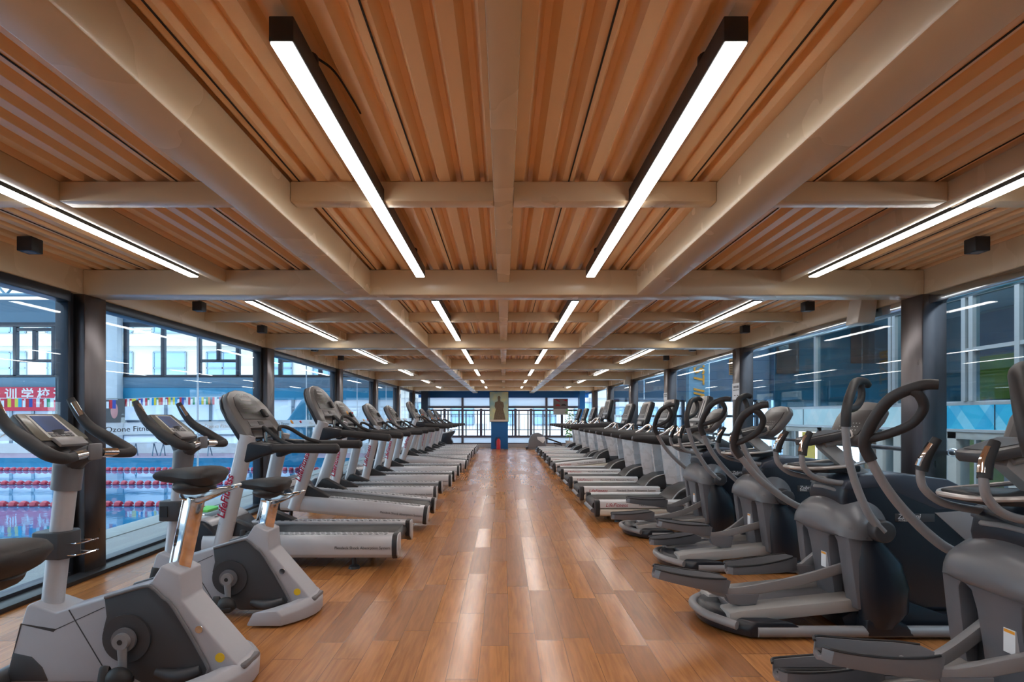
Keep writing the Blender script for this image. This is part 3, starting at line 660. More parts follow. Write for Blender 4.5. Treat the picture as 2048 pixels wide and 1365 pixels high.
# ------------------------------------------------------------------ treadmills, hall side (face +X)
def make_treadmill_hall():
    OR = (1.10, 0, 0)
    t = thing('treadmill', 'x', 'treadmill')
    def B(mb, name, mat, p=t, **k): return mb.build(name, M[mat], p, org=OR, **k)
    B(MB().box(1.2, 2.9, -.34, .34, .10, .225), 'deck', 'black', bev=.01)
    B(MB().box(1.17, 2.45, -.285, .285, .225, .250), 'running_belt', 'belt', bev=.008)
    B(MB().tube([(1.17, -.29, .185), (1.17, .29, .185)], .062, 18), 'roller', 'belt')
    B(MB().tube([(1.135, -.30, .13), (1.135, .30, .13)], .05, 14, (1, .6)), 'rear_guard', 'midgrey')
    for s in (-1, 1):
        lo = [(s * y, z) for y, z in ((.40, .075), (.43, .095), (.435, .13), (.43, .155), (.405, .165), (.36, .165), (.36, .075))]
        upf = [(s * y, z) for y, z in ((.405, .172), (.425, .18), (.425, .255), (.405, .268), (.30, .268), (.29, .25), (.36, .24), (.36, .172))]
        r1 = B(MB().prism(lo, 1.18, 2.85, 'x'), 'lower_rail', 'cream', bev=.004)
        r2 = B(MB().prism(upf, 1.18, 2.30, 'x'), 'side_rail', 'white', bev=.004)
        if s < 0:
            text('LifeFitness', .065, M['redtxt'], (1, 0, 0), (0, 0, 1), (1.25, -.4255, .193), r2, shear=.3, org=OR)
            text('Flexdeck Shock Absorption System', .040, M['blktxt'], (1, 0, 0), (0, 0, 1), (1.66, -.4255, .203), r2, org=OR)
        cf = [(s * y, z) for y, z in ((.40, .065), (.436, .09), (.442, .17), (.43, .262), (.41, .274), (.30, .274), (.30, .11), (.36, .065))]
        B(MB().prism(cf, 1.125, 1.185, 'x'), 'end_cap', 'black', bev=.014)
        for xx in (1.42, 2.75):
            B(MB().lathe([(.05, 0), (.045, .02), (.02, .035), (.02, .10)], (xx, s * .36, 0), 'z', 16), 'foot', 'black')
        # faceted upright, wide and pale
        rings = []
        for z, dx, k in ((.30, .0, 1.0), (.60, -.03, 1.04), (.96, -.06, 1.12)):
            base = [(2.42, .25), (2.42, .33), (2.56, .425), (2.80, .415), (2.84, .30), (2.70, .24)]
            rings.append([V(2.62 + (x - 2.62) * k + dx, s * y, z) for x, y in base])
        up = B(MB().loft(rings), 'upright', 'uprightwhite', bev=.006)
        rings = [[V(x, s * y, z) for x, y in ((2.415, .245), (2.415, .333), (2.56, .43), (2.81, .42), (2.85, .30), (2.70, .235))] for z in (.16, .30)]
        B(MB().loft(rings), 'upright_boot', 'black', up, bev=.008)
        B(MB().tube([V(2.64, s * .421, .82), V(2.70, s * .421, .825)], .018, 10, (.5, 1)), 'badge', 'midgrey', up)
        # arm
        secs = [(1.585, 1.035, .02, .02), (1.60, 1.03, .035, .034), (1.70, 1.025, .045, .04), (1.85, 1.015, .055, .045), (2.05, 1.005, .065, .05), (2.28, .995, .082, .055), (2.42, .98, .095, .06), (2.55, .965, .10, .06), (2.70, .93, .095, .058), (2.79, .92, .06, .04)]
        rings = [[V(x, s * .385 + wy * math.cos(2 * math.pi * k / 16), zc + hz * math.sin(2 * math.pi * k / 16)) for k in range(16)] for x, zc, hz, wy in secs]
        ar = B(MB().loft(rings), 'armrest', 'rubber')
        B(MB().cyl(V(1.583, s * .385, 1.035), V(1.60, s * .385, 1.033), .024, 14), 'arm_tip', 'midgrey', ar, bev=.004)
        B(MB().tube(spl([(2.12, s * .33, 1.05), (2.18, s * .27, 1.09), (2.25, s * .20, 1.155), (2.29, s * .13, 1.16), (2.30, s * .11, 1.10), (2.31, s * .10, 1.04)], 5), .02, 12), 'sensor_bar', 'chrome', ar)
    hp = [(2.08, .245), (2.2, .36), (2.36, .425), (2.62, .455), (2.9, .44), (3.1, .38), (3.2, .25), (3.2, .06), (2.40, .06), (2.40, .22)]
    hd = B(MB().prism(hp, -.30, .30), 'motor_hood', 'black', bev=.03, seg=3)
    B(MB().tube(spl([(2.10, -.303, .26), (2.2, -.305, .372), (2.36, -.305, .437), (2.62, -.305, .466)], 5), .008, 8), 'hood_trim', 'silver', hd)
    B(MB().box(2.32, 2.66, -.38, .38, .95, 1.045), 'crossbar', 'black', bev=.03, seg=3)
    bot, top = V(2.42, 0, 1.12), V(2.565, 0, 1.57); u = (top - bot).normalized(); nr = V(-u.z, 0, u.x); L_ = (top - bot).length
    mt = Matrix(((0, u.x, nr.x, bot.x), (-1, 0, 0, 0), (0, u.z, nr.z, bot.z), (0, 0, 0, 1)))
    B(MB().tube([V(2.58, 0, .98), V(2.52, 0, 1.22)], .08, 14, (1.6, .7)), 'console_neck', 'black')
    cs = B(MB().prism([(-.27, .02), (.27, .02), (.30, .12), (.30, L_ - .05), (.25, L_), (-.25, L_), (-.30, L_ - .05), (-.30, .12)], -.085, 0, 'z', mt), 'console', 'black', bev=.02, seg=3)
    B(MB().prism([(-.285, .13), (.285, .13), (.285, L_ - .055), (.24, L_ - .012), (-.24, L_ - .012), (-.285, L_ - .055)], 0, .008, 'z', mt), 'face_plate', 'frame3', cs, bev=.003)
    B(MB().box(-.17, .17, .17, L_ - .05, .008, .012, mt), 'screen', 'consoleface', cs, bev=.002)
    for sx in (-.235, .235):
        B(MB().box(sx - .012, sx + .012, .16, L_ - .07, .008, .013, mt), 'side_strip', 'charcoal', cs, bev=.003)
    for i in range(5):
        for j in range(2): B(MB().box(-.14 + i * .06, -.105 + i * .06, .19 + j * .03, .205 + j * .03, .012, .015, mt), 'key', 'palekeys', cs)
    B(MB().box(-.20, .20, .03, .11, 0, .02, mt), 'tray', 'charcoal', cs, bev=.008)
    B(MB().box(-.12, .12, .05, .09, .02, .024, mt), 'tray_label', 'palekeys', cs)
    return t
tr0 = make_treadmill_hall()
TR = [7.66, 9.08, 10.52, 12.0, 13.55, 15.2, 16.8, 18.4, 20.0]
for i, yy in enumerate(TR):
    o = tr0 if i == 0 else copy_tree(tr0)
    o.location = (1.10, yy, 0.0)
    if i == 4: o.rotation_euler = (0, R(-5.5), 0); o.location.z = -.012
    tail = {0: 'behind the elliptical', 4: 'deck tilted up', 8: 'farthest from the lens'}.get(i, 'deck flat')
    o['label'] = 'white railed treadmill, %s from the front in the hall side row, %s' % (ORD[i], tail); o['group'] = 'treadmills along the hall side'

# ------------------------------------------------------------------ elliptical trainers
EO = (2.0, 0, 0)
def make_elliptical():
    t = thing('elliptical_trainer', 'x', 'elliptical trainer')
    def B(mb, name, mat, p=t, **k): return mb.build(name, M[mat], p, org=EO, **k)
    # base: rear cross foot with a loop, two floor tubes, front spread
    ring = []
    for k in range(11):
        y = -.33 + .66 * k / 10; u = abs(y) / .33
        xo = 1.24 + .20 * u ** 2.2; h = .125 - .02 * u
        ring.append([V(xo, y, .012), V(xo - .012, y, .06), V(xo + .03, y, h), V(xo + .12 + .12 * u, y, h), V(xo + .16 + .14 * u, y, .07), V(xo + .14 + .12 * u, y, .012)])
    bf = B(MB().loft(ring), 'rear_foot', 'navy', bev=.012)
    B(MB().tube(spl([(1.37, -.30, .075), (1.255, -.15, .085), (1.225, 0, .088), (1.255, .15, .085), (1.37, .30, .075)], 5), .026, 12), 'tow_handle', 'warmgrey', bf)
    for s in (-1, 1):
        B(MB().tube([(1.48, s * .315, .045), (2.72, s * .315, .045)], .033, 14), 'floor_tube', 'warmgrey')
        tk = [(1.34, .07), (1.34, .135), (1.42, .150), (2.16, .225), (2.16, .150), (1.45, .075)]
        B(MB().prism(tk, *sorted((s * .10, s * .265))), 'track', 'trackgrey', bev=.010, seg=2)
    B(MB().prism([(1.40, .06), (1.40, .135), (2.14, .20), (2.14, .1)], -.09, .09), 'track_bridge', 'midgrey', bev=.008)
    B(MB().prism([(2.05, .02), (2.02, .10), (2.12, .16), (2.40, .20), (2.62, .12), (2.80, .10), (3.05, .03), (3.05, .015), (2.05, .015)], -.24, .24), 'base_cover', 'navy', bev=.02, seg=2)
    for s in (-1, 1):
        B(MB().prism([(2.10, .02), (2.10, .12), (2.22, .16), (2.34, .09), (2.40, .02)], *sorted((s * .22, s * .35))), 'base_wing', 'navy', bev=.02, seg=2)
    # big wheel housing
    pr = [(2.12, .14), (2.08, .60), (2.04, .80), (2.06, .905), (2.16, .935), (2.42, .945), (2.68, .915), (2.88, .82), (3.0, .64), (3.02, .45), (2.93, .22), (2.80, .12), (2.5, .12)]
    bd = B(MB().prism(pr, -.20, .20), 'wheel_housing', 'navy', bev=.035, seg=4)
    gp = [(2.60, .72), (2.90, .74), (2.95, .68), (2.965, .55), (2.955, .42), (2.78, .56)]
    B(MB().prism(gp, -.2035, .2035), 'front_panel', 'warmgrey', bd, bev=.004)
    top = [(2.05, .86), (2.07, .91), (2.16, .942), (2.42, .953), (2.68, .922), (2.87, .83), (2.90, .76), (2.62, .735), (2.46, .80), (2.30, .875), (2.14, .86)]
    B(MB().prism(top, -.203, .203), 'top_cover', 'toppl', bd, bev=.012, seg=2)
    B(MB().box(2.36, 2.60, -.2045, -.2, .665, .715), 'badge', 'charcoal', bd, bev=.003)
    text('Zpbrnni', .042, M['whttxt'], (1, 0, 0), (0, 0, 1), (2.375, -.205, .685), bd, shear=.2, org=EO, ext=.0008)
    text('FITNESS', .017, M['whttxt'], (1, 0, 0), (0, 0, 1), (2.38, -.205, .669), bd, org=EO, ext=.0008)
    # rear shroud: pointed hood over a slotted plate
    rings = []
    for (x, w, zb, zt) in ((1.955, .10, .625, .650), (1.965, .20, .608, .690), (1.985, .27, .596, .735), (2.02, .315, .588, .778), (2.07, .335, .582, .812), (2.14, .335, .578, .835), (2.20, .30, .58, .845), (2.27, .24, .585, .84), (2.33, .19, .60, .82)):
        rr = [V(x, w * math.sin(R(a)), zb + (zt - zb) * max(0, math.cos(R(a))) ** .85) for a in range(-90, 91, 10)]
        rr += [V(x, w * .5, zb - .012), V(x, -w * .5, zb - .012)]
        rings.append(rr)
    hd = B(MB().loft(rings), 'shroud_hood', 'hoodgrey', ang=50)
    B(MB().tube(spl([(2.06, -.15, .845), (2.04, 0, .855), (2.06, .15, .845), (2.20, .2, .85)], 6), .012, 8, (.6, 1)), 'hood_trim', 'warmgrey', hd)
    text('Zpbrnni', .05, M['whttxt'], (.0, -1, 0), (.25, 0, 1), (1.988, -.02, .675), hd, org=EO, ext=.001)
    # slotted back plate (arched fins)
    for s_ in (-1, 1):
        rings = []
        for z, xf, yi, yo in ((.17, 2.06, .215, .315), (.30, 2.04, .212, .318), (.44, 2.022, .21, .318), (.55, 2.008, .205, .315), (.60, 2.0, .17, .31), (.63, 2.0, .09, .29)):
            rings.append([V(xf, s_ * yi, z), V(xf + .012, s_ * yo, z), V(2.14, s_ * (yo + .005), z), V(2.14, s_ * yi, z)])
        B(MB().loft(rings), 'shroud_fin', 'shroud', bev=.008, seg=2)
    rings = [[V(xf, -yw, z), V(xf - .008, 0, z), V(xf, yw, z), V(2.14, yw, z), V(2.14, -yw, z)] for z, xf, yw in ((.17, 2.055, .105), (.35, 2.03, .105), (.48, 2.012, .11), (.56, 2.0, .125), (.61, 1.985, .20))]
    ct = B(MB().loft(rings), 'shroud_centre', 'shroud', bev=.006, seg=2)
    B(MB().box(2.008, 2.03, -.085, -.03, .36, .455), 'caution_sticker', 'paper', ct)
    B(MB().box(2.0075, 2.03, -.083, -.032, .44, .452), 'caution_stripe', 'orange', ct)
    B(MB().box(2.10, 2.16, -.30, .30, .17, .63), 'shroud_back', 'black')
    # side columns that carry the arms
    for s in (-1, 1):
        rings = []
        for z, x0, x1, y1 in ((.07, 2.10, 2.30, .36), (.16, 2.085, 2.365, .38), (.30, 2.07, 2.37, .38), (.45, 2.06, 2.33, .365), (.56, 2.06, 2.24, .335), (.66, 2.08, 2.22, .32)):
            cx, rx = (x0 + x1) / 2, (x1 - x0) / 2
            rings.append([V(cx + rx * math.cos(2 * math.pi * k / 16), s * (y1 - .075 + .075 * math.sin(2 * math.pi * k / 16)), z) for k in range(16)])
        B(MB().loft(rings), 'side_column', 'navy')
        pv = B(MB().tube([(2.18, s * .28, .64), (2.18, s * .395, .64)], .066, 20), 'pivot_hub', 'charcoal', bev=.014, seg=3)
    # mast, console, keypad pod
    B(MB().tube([V(2.31, 0, .88), V(2.16, 0, 1.02), V(2.02, 0, 1.14)], [.085, .07, .065], 4, (1.3, .75), (0, 1, 1)), 'mast', 'trackgrey', bev=.012)
    B(MB().tube([V(2.02, 0, 1.12), V(2.15, 0, 1.17), V(2.30, 0, 1.24)], [.05, .075, .05], 12, (1.5, .5)), 'console_bracket', 'trackgrey')
    bot, tp = V(2.16, 0, 1.17), V(2.30, 0, 1.385); u = (tp - bot).normalized(); nr = V(-u.z, 0, u.x); L_ = (tp - bot).length
    mt = Matrix(((0, u.x, nr.x, bot.x), (-1, 0, 0, 0), (0, u.z, nr.z, bot.z), (0, 0, 0, 1)))
    cs = B(MB().prism([(-.12, -.03), (.12, -.03), (.19, .03), (.225, .15), (.215, L_ - .04), (.15, L_ + .005), (0, L_ + .02), (-.15, L_ + .005), (-.215, L_ - .04), (-.225, .15), (-.19, .03)], -.06, 0, 'z', mt), 'console', 'consoleedge', bev=.018, seg=3)
    B(MB().prism([(-.14, .02), (.14, .02), (.175, .14), (.165, L_ - .055), (-.165, L_ - .055), (-.175, .14)], 0, .006, 'z', mt), 'display', 'consoleface', cs, bev=.002)
    for i in range(7):
        for j in range(3): B(MB().box(-.10 + i * .032, -.09 + i * .032, .05 + j * .025, .055 + j * .025, .006, .0075, mt), 'indicator', 'palekeys', cs)
    pod = B(MB().prism([(1.88, -.05), (1.90, -.09), (2.14, -.14), (2.14, .14), (1.90, .09), (1.88, .05)], -.025, .02, 'z', Matrix.Translation((0, 0, 1.165)) @ Matrix.Translation((2, 0, 0)) @ Matrix.Rotation(R(-14), 4, 'Y') @ Matrix.Translation((-2, 0, 0))), 'keypad_pod', 'charcoal', bev=.012, seg=2)
    B(MB().prism([(1.92, -.055), (2.10, -.10), (2.10, .10), (1.92, .055)], .02, .023, 'z', Matrix.Translation((0, 0, 1.165)) @ Matrix.Translation((2, 0, 0)) @ Matrix.Rotation(R(-14), 4, 'Y') @ Matrix.Translation((-2, 0, 0))), 'keypad', 'consoleface', pod)
    # bottle tray
    tr = B(MB().prism([(1.86, -.12), (1.98, -.17), (2.22, -.10), (2.22, .10), (1.98, .17), (1.86, .12)], -.03, .012, 'z', Matrix.Translation((0, 0, .985))), 'bottle_tray', 'black', bev=.012)
    B(MB().tube(spl([(2.28, -.10, 1.03), (2.10, -.165, 1.0), (1.92, -.16, .985), (1.83, -.08, .98), (1.815, 0, .98), (1.83, .08, .98), (1.92, .16, .985), (2.10, .165, 1.0), (2.28, .10, 1.03)], 5), .011, 8), 'tray_rim', 'frame3', tr)
    for s in (-1, 1):
        pts = [(2.16, s * .15, .885), (2.02, s * .16, .90), (1.90, s * .165, .93), (1.83, s * .17, .99), (1.815, s * .17, 1.06), (1.825, s * .165, 1.10)]
        fh = B(MB().tube(spl(pts, 5), .017, 12), 'fixed_handle', 'warmgrey')
        B(MB().tube(spl([(1.82, s * .168, 1.065), (1.835, s * .16, 1.13), (1.875, s * .15, 1.205)], 5), [.025, .024, .019], 12), 'hand_grip', 'rubber', fh)
        B(MB().tube(spl([(1.812, s * .168, 1.085), (1.826, s * .16, 1.13), (1.855, s * .153, 1.18)], 4), .0225, 10, (.8, .9)), 'pulse_sensor', 'chrome', fh)
    return t
M['trackgrey'] = pm('light_track_paint', (.40, .385, .375), .38)
M['shroud'] = pm('shroud_grey', (.135, .138, .158), .36)
M['toppl'] = pm('blue_grey_cover', (.05, .06, .085), .34)
def make_arm(s):
    # in pivot space: x forward, z up; toe-in towards the machine's middle
    lo = [(0, 0, 0), (-.045, 0, .10), (-.066, 0, .22), (-.073, 0, .36), (-.066, 0, .48), (-.045, 0, .59), (-.02, 0, .68)]
    a = MB().tube(spl(lo, 5), [.024, .023, .022, .021, .021], 14)
    t1 = -s * .74
    g = MB().tube(spl([(-.03, 0, .64), (-.005, 0, .715), (.05, t1 * .05, .775), (.13, t1 * .13, .83), (.19, t1 * .20, .85), (.27, t1 * .28, .83), (.305, t1 * .32, .80)], 5), [.027, .027, .026, .026, .025, .022], 14)
    g.tube(spl([(.005, 0, .735), (.07, t1 * .10, .715), (.15, t1 * .20, .71), (.215, t1 * .255, .745), (.235, t1 * .265, .80), (.232, t1 * .25, .835)], 5), .021, 12)
    return a, g
ell0 = make_elliptical()
arm_proto = {}
PED = None
def make_pedal():
    rings = []
    prof = [(-.02, .03, .045), (.0, .07, .05), (.08, .085, .052), (.20, .088, .06), (.32, .08, .075), (.40, .055, .085), (.44, .03, .075)]
    for x, w, h in prof: rings.append([V(x, -w, h), V(x, -w * .92, -.005), V(x, 0, -.015), V(x, w * .92, -.005), V(x, w, h), V(x, w * .86, h), V(x, w * .80, .012), V(x, 0, .004), V(x, -w * .80, .012), V(x, -w * .86, h)])
    return MB().loft(rings)
pedal0 = None
EL = [(2.33 - 2.33 + .0, 2.40, 'nearest the lens, cut off by the right edge', (32, 42), ((1.21, .39, -9), (1.20, .17, 0))),
      (.0, 3.76, 'second from the lens, before the wide dark column', (17, 51), ((.93, .33, -13), (1.50, .27, 3))),
      (.13, 5.20, 'third from the lens, below the paper notice', (34, 38), ((1.20, .37, -11), (1.22, .15, 2))),
      (.09, 6.56, 'farthest from the lens, touching the treadmill row', (29, 43), ((1.10, .20, -1), (1.33, .33, -7)))]
for i, (dx, yy, lab, angs, peds) in enumerate(EL):
    o = ell0 if i == 0 else None
    if o is None:
        o = ell0.copy(); COL.objects.link(o)
        for ch in shared: copy_tree(ch, o)
    else: shared = list(ell0.children)
    o.location = (2.0 + dx, yy, 0)
    o['label'] = 'dark blue elliptical trainer, ' + lab; o['group'] = 'elliptical trainers in the right row'
    for s, ang, (px, pz, tilt) in ((-1, angs[0], peds[0]), (1, angs[1], peds[1])):
        if s not in arm_proto:
            a, g = make_arm(s)
            ao = a.build('swing_arm', M['warmgrey'], o); go = g.build('arm_grip', M['rubber'], ao); arm_proto[s] = (ao, go)
        else:
            ao = arm_proto[s][0].copy(); COL.objects.link(ao); ao.parent = o
            go = arm_proto[s][1].copy(); COL.objects.link(go); go.parent = ao
        ao.location = (.18, s * .375, .64); ao.rotation_euler = (0, R(-ang), 0)
        if pedal0 is None:
            pedal0 = make_pedal().build('foot_pedal', M['midgrey'], o, bev=.003)
            MBt = MB(); [MBt.box(.02, .36, -.06 + k * .02, -.05 + k * .02, .008, .014) for k in range(7)]
            pt = MBt.build('pedal_tread', M['rubber'], pedal0)
            pl = MB().prism([(.0, -.055), (.30, -.065), (.40, -.03), (.40, .03), (.30, .065), (.0, .055)], .006, .0095, 'z').build('pedal_mat', M['rubber'], pedal0)
            rim = MB()
            for ss in (-1, 1): rim.tube(spl([(-.02, ss * .03, .047), (0, ss * .069, .052), (.08, ss * .084, .054), (.20, ss * .087, .062), (.32, ss * .079, .077), (.40, ss * .054, .087)], 4), .006, 6)
            rim.build('pedal_rim', M['black'], pedal0); pd = pedal0
        else: pd = copy_tree(pedal0, o)
        yb = s * .16
        pd.location = (px - 2.0, yb, pz); pd.rotation_euler = (0, R(-tilt), 0)
        ct, st = math.cos(R(tilt)), math.sin(R(tilt))
        def pp(a, b): return (px - 2.0 + a * ct - b * st, yb, pz + a * st + b * ct)
        A = V(*pp(.40, .01)); E = V(.14, yb, .40 if s < 0 else .43)
        arm = MB().tube(spl([pp(.30, .02), pp(.46, .0), V(A.x + (E.x - A.x) * .55, yb, A.z + (E.z - A.z) * .30), E], 6), .050, 4, (.7, 1.0), (0, 1, 1)).build('pedal_arm', M['warmgrey'], o, bev=.006)
        zt = .15 + (px + .55 - 1.42) * .10
        c = pp(.56, -.03)
        MB().prism([(c[0] - .10, max(zt + .01, c[2] - .02)), (c[0] - .13, c[2] + .05), (c[0] + .08, c[2] + .05), (c[0] + .06, max(zt + .005, c[2] - .06)), (c[0] - .02, zt)], yb - .035, yb + .035).build('roller_bracket', M['midgrey'], arm, bev=.006)

# ------------------------------------------------------------------ two machines at the far end
t = thing('stepper_machine', 'dark hull shaped exercise machine at the far end beside the last pool side treadmill', 'exercise machine', (-2.3, 23.6, 0))
MB().prism([(-.30, .06), (-.34, .35), (-.20, .62), (.05, .66), (.36, .76), (.36, .68), (.20, .45), (.28, .30), (.24, .06)], -.2, .2).build('body', M['navy'], t, bev=.02)
MB().prism([(-.28, .60), (.02, .70), (.30, .80), (.36, .79), (.05, .64), (-.22, .58)], -.17, .17).build('cover', M['white'], t, bev=.01)
MB().tube(spl([(-.2, 0, .6), (-.15, 0, 1.0), (-.05, 0, 1.25)], 4), .03, 10).build('mast', M['silver'], t)
MB().box(-.40, .30, -.25, .25, 0, .06).build('base', M['midgrey'], t, bev=.01)
t = thing('elliptical_trainer', 'small grey elliptical with a round housing and white panel at the far end', 'elliptical trainer', (1.35, 23.6, 0))
pr = [(-.37 + .0, .02), (-.34, .35), (-.28, .52), (-.15, .64), (.05, .66), (.22, .58), (.33, .42), (.36, .06), (.30, .02)]
b_ = MB().prism(pr, -.16, .16).build('housing', M['midgrey'], t, bev=.03, seg=3)
MB().prism([(-.02, .50), (.28, .50), (.30, .36), (.22, .24), (.0, .40)], -.164, .164).build('side_panel', M['white'], b_, bev=.004)
MB().tube([(-.42, -.25, .05), (-.42, .25, .05)], .05, 12).build('front_foot', M['navy'], t)
MB().tube([(.25, 0, .48), (.95, 0, .24)], .03, 8).build('pedal_arm', M['black'], t)
MB().box(.65, 1.0, -.15, -.03, .24, .30, Matrix.Rotation(R(12), 4, 'Y')).build('foot_pedal', M['black'], t, bev=.01)
MB().box(.60, .95, .03, .15, .34, .40, Matrix.Rotation(R(12), 4, 'Y')).build('foot_pedal', M['black'], t, bev=.01)
MB().box(.3, 1.05, -.04, .04, .0, .06).build('rear_rail', M['silver'], t, bev=.01)

# ------------------------------------------------------------------ paper notices, right-hand rail
def notice(lab, x, y0, y1, z0, z1, lines):
    t = thing('paper_notice', lab, 'notice', (x, (y0 + y1) / 2, (z0 + z1) / 2))
    h, w = (z1 - z0) / 2, (y1 - y0) / 2
    MB().box(-.003, 0, -w, w, -h, h).build('sheet', M['paper'], t)
    mb = MB()
    for zz, n, hh in lines:
        for k in range(n): mb.box(-.0045, -.003, -w * .8 + 2 * w * .8 * k / n, -w * .8 + 2 * w * .8 * (k + .55) / n, zz * h, zz * h + hh)
    mb.build('print', M['blktxt'], t)
notice('white paper notice stuck on the second column of the hall side', 3.398, 8.50, 8.76, 1.55, 1.79, [(.40, 3, .035), (.10, 6, .015), (-.55, 2, .012)])
notice('small white notice stuck on the third column of the hall side', 3.398, 12.25, 12.51, 1.64, 1.80, [(.3, 3, .035), (-.1, 4, .02)])
t = thing('handrail', 'round metal handrail running along the hall side glass', 'handrail', (3.70, 0, 1.0))
MB().tube([(0, 2.2, 0), (0, 20, 0)], .022, 14).build('rail', M['steel'], t)
for yy in (2.6, 6.6, 10.4, 14.0, 17.5):
    MB().tube([(0, yy, 0), (0, yy, -1.0)], .018, 12).build('post', M['steel'], t)
MB().ell((0, 4.85, .005), .035, .05, .035).build('knob', M['chrome'], t)

# ------------------------------------------------------------------ swimming hall on the left
def water_mat():
    m, nt, out = _nt('pool_water'); N = nt.nodes; L = nt.links
    p = N.new('ShaderNodeBsdfPrincipled'); L.new(p.outputs[0], out.inputs[0])
    p.inputs['Base Color'].default_value = (.012, .20, .42, 1); p.inputs['Roughness'].default_value = .03; p.inputs['IOR'].default_value = 1.38
    tc = N.new('ShaderNodeTexCoord'); nz = N.new('ShaderNodeTexNoise'); nz.inputs['Scale'].default_value = 3; nz.inputs['Detail'].default_value = 3; L.new(tc.outputs['Object'], nz.inputs['Vector'])
    b = N.new('ShaderNodeBump'); b.inputs['Strength'].default_value = .06; b.inputs['Distance'].default_value = .02; L.new(nz.outputs['Fac'], b.inputs['Height']); L.new(b.outputs[0], p.inputs['Normal'])
    return m
M['water'] = water_mat()
PX0, PX1, PY0, PY1 = -21.5, -4.55, -2.0, 18.6
struct(MB().box(PX0, PX1, PY0, PY1, -.5, -.15).build('water', M['water']))
mb = MB().box(PX1, -3.64, -6, 26, -.5, 0).box(-26, PX0, -6, 26, -.5, 0).box(PX0, PX1, -6, PY0, -.5, 0)
struct(mb.build('pool_floor', M['pooldeck']))
struct(MB().box(PX0, PX1, PY1, 26, -.5, -.005).build('pool_floor_far', M['lilac']))
struct(MB().box(PX0, PX1, PY1 - .03, PY1, -.4, 0).build('pool_trim', M['poolblue']))
struct(MB().box(PX1, PX1 + .35, PY0, PY1, -.02, .012).build('pool_kerb', M['kerb'], bev=.01))
YP = 21.0
def px_(u, y=YP): return (u - 1007) * y / 1180
def pz_(v, y=YP): return HC - (v - 834) * y / 1180
# end wall of the swimming hall
mb = MB().box(-26, -3.7, YP, YP + .3, pz_(776), pz_(753))
struct(mb.build('wall_pool_beam', M['bluesteel'], bev=.02))
struct(MB().box(px_(236), -3.7, YP + .02, YP + .2, pz_(800), pz_(776)).build('wall_pool_board', M['poolblue']))
struct(MB().box(-26, px_(236), YP + .02, YP + .2, pz_(822), pz_(776)).build('wall_pool_board', M['bluesteel']))
struct(MB().box(-26, -3.7, YP + .02, YP + .2, 0, .35).build('wall_pool_base', M['cement']))
w = struct(bpy.data.objects.new('window_21', None)); COL.objects.link(w)
mb = MB()
for u in (-150, -70, 29, 106, 250, 325, 397, 475, 560, 640, 720):
    mb.box(px_(u) - .07, px_(u) + .07, YP, YP + .14, pz_(753), pz_(652))
for a, b, zz in ((29, 106, 722), (397, 475, 722), (-150, -70, 722), (560, 640, 722)):
    mb.box(px_(a), px_(b), YP + .01, YP + .13, pz_(zz + 3), pz_(zz - 3))
    um = (a + b) / 2; mb.box(px_(um) - .07, px_(um) + .07, YP + .01, YP + .13, pz_(722), pz_(660)); mb.box(px_(a), px_(b), YP + .01, YP + .13, pz_(662), pz_(656))
mb.box(-26, -3.7, YP, YP + .16, pz_(654), pz_(645)); mb.box(-26, -3.7, YP, YP + .16, pz_(756), pz_(750))
mb.build('frame', M['frame'], w, bev=.01)
MB().box(-26, -3.7, YP + .06, YP + .07, pz_(752), pz_(650)).build('pane', M['clearglass'], w)
mb = MB()
for u in (-60, 20, 64, 106, 168, 215, 243, 330, 420, 500, 585, 660, 740): mb.box(px_(u) - .05, px_(u) + .05, YP + .02, YP + .1, .35, pz_(800))
mb.box(-26, -3.7, YP + .02, YP + .1, pz_(846), pz_(841)); mb.box(-26, -3.7, YP + .02, YP + .1, pz_(872), pz_(869))
mb.build('frame', M['frame2'], w)
MB().box(-26, -3.7, YP + .06, YP + .07, .35, pz_(800)).build('pane', M['frost'], w)
struct(MB().box(-26, -3.7, YP, YP + .25, pz_(645), pz_(600)).build('wall_pool_top', M['bluesteel']))
struct(MB().box(px_(216), px_(247), YP - .35, YP - .02, 0, pz_(620)).build('pool_column', M['cement'], bev=.02))
# sides and roof, with gaps added to let daylight onto the pool
struct(MB().box(-26.2, -26, -6, YP, 0, 1.2).box(-26.2, -26, -6, YP, 4.6, 6.4).build('wall_pool_left', M['cement']))
struct(MB().box(-26, -3.7, -6.2, -6, 0, 6.4).build('wall_pool_back', M['cement']))
mb = MB()
for k in range(7): mb.box(-26, -3.9, -6 + k * 4.2, -6 + k * 4.2 + 2.2, 6.3, 6.4)
struct(mb.build('roof_pool', M['bluesteel']))
for k, yy in enumerate((7.0, 11.5, 16.0, 19.6)):
    t = thing('roof_truss', 'blue grey steel roof truss over the pool, %s from the front' % ORD[k], 'truss', (0, yy, 0), 'pool roof trusses')
    MB().tube([(-26, 0, 6.2), (-3.9, 0, 6.2)], .06, 8).build('top_chord', M['bluesteel'], t)
    MB().tube([(-26, 0, 5.35), (-3.9, 0, 5.35)], .06, 8).build('bottom_chord', M['bluesteel'], t)
    mb = MB()
    for j in range(14):
        a = -26 + j * 1.578; mb.tube([(a, 0, 5.35), (a + .79, 0, 6.2)], .035, 6).tube([(a + .79, 0, 6.2), (a + 1.578, 0, 5.35)], .035, 6)
    mb.build('web', M['bluesteel'], t)
struct(MB().box(-3.9, -3.62, -6, YP, 2.6, 6.4).build('wall_pool_right', M['cement']))
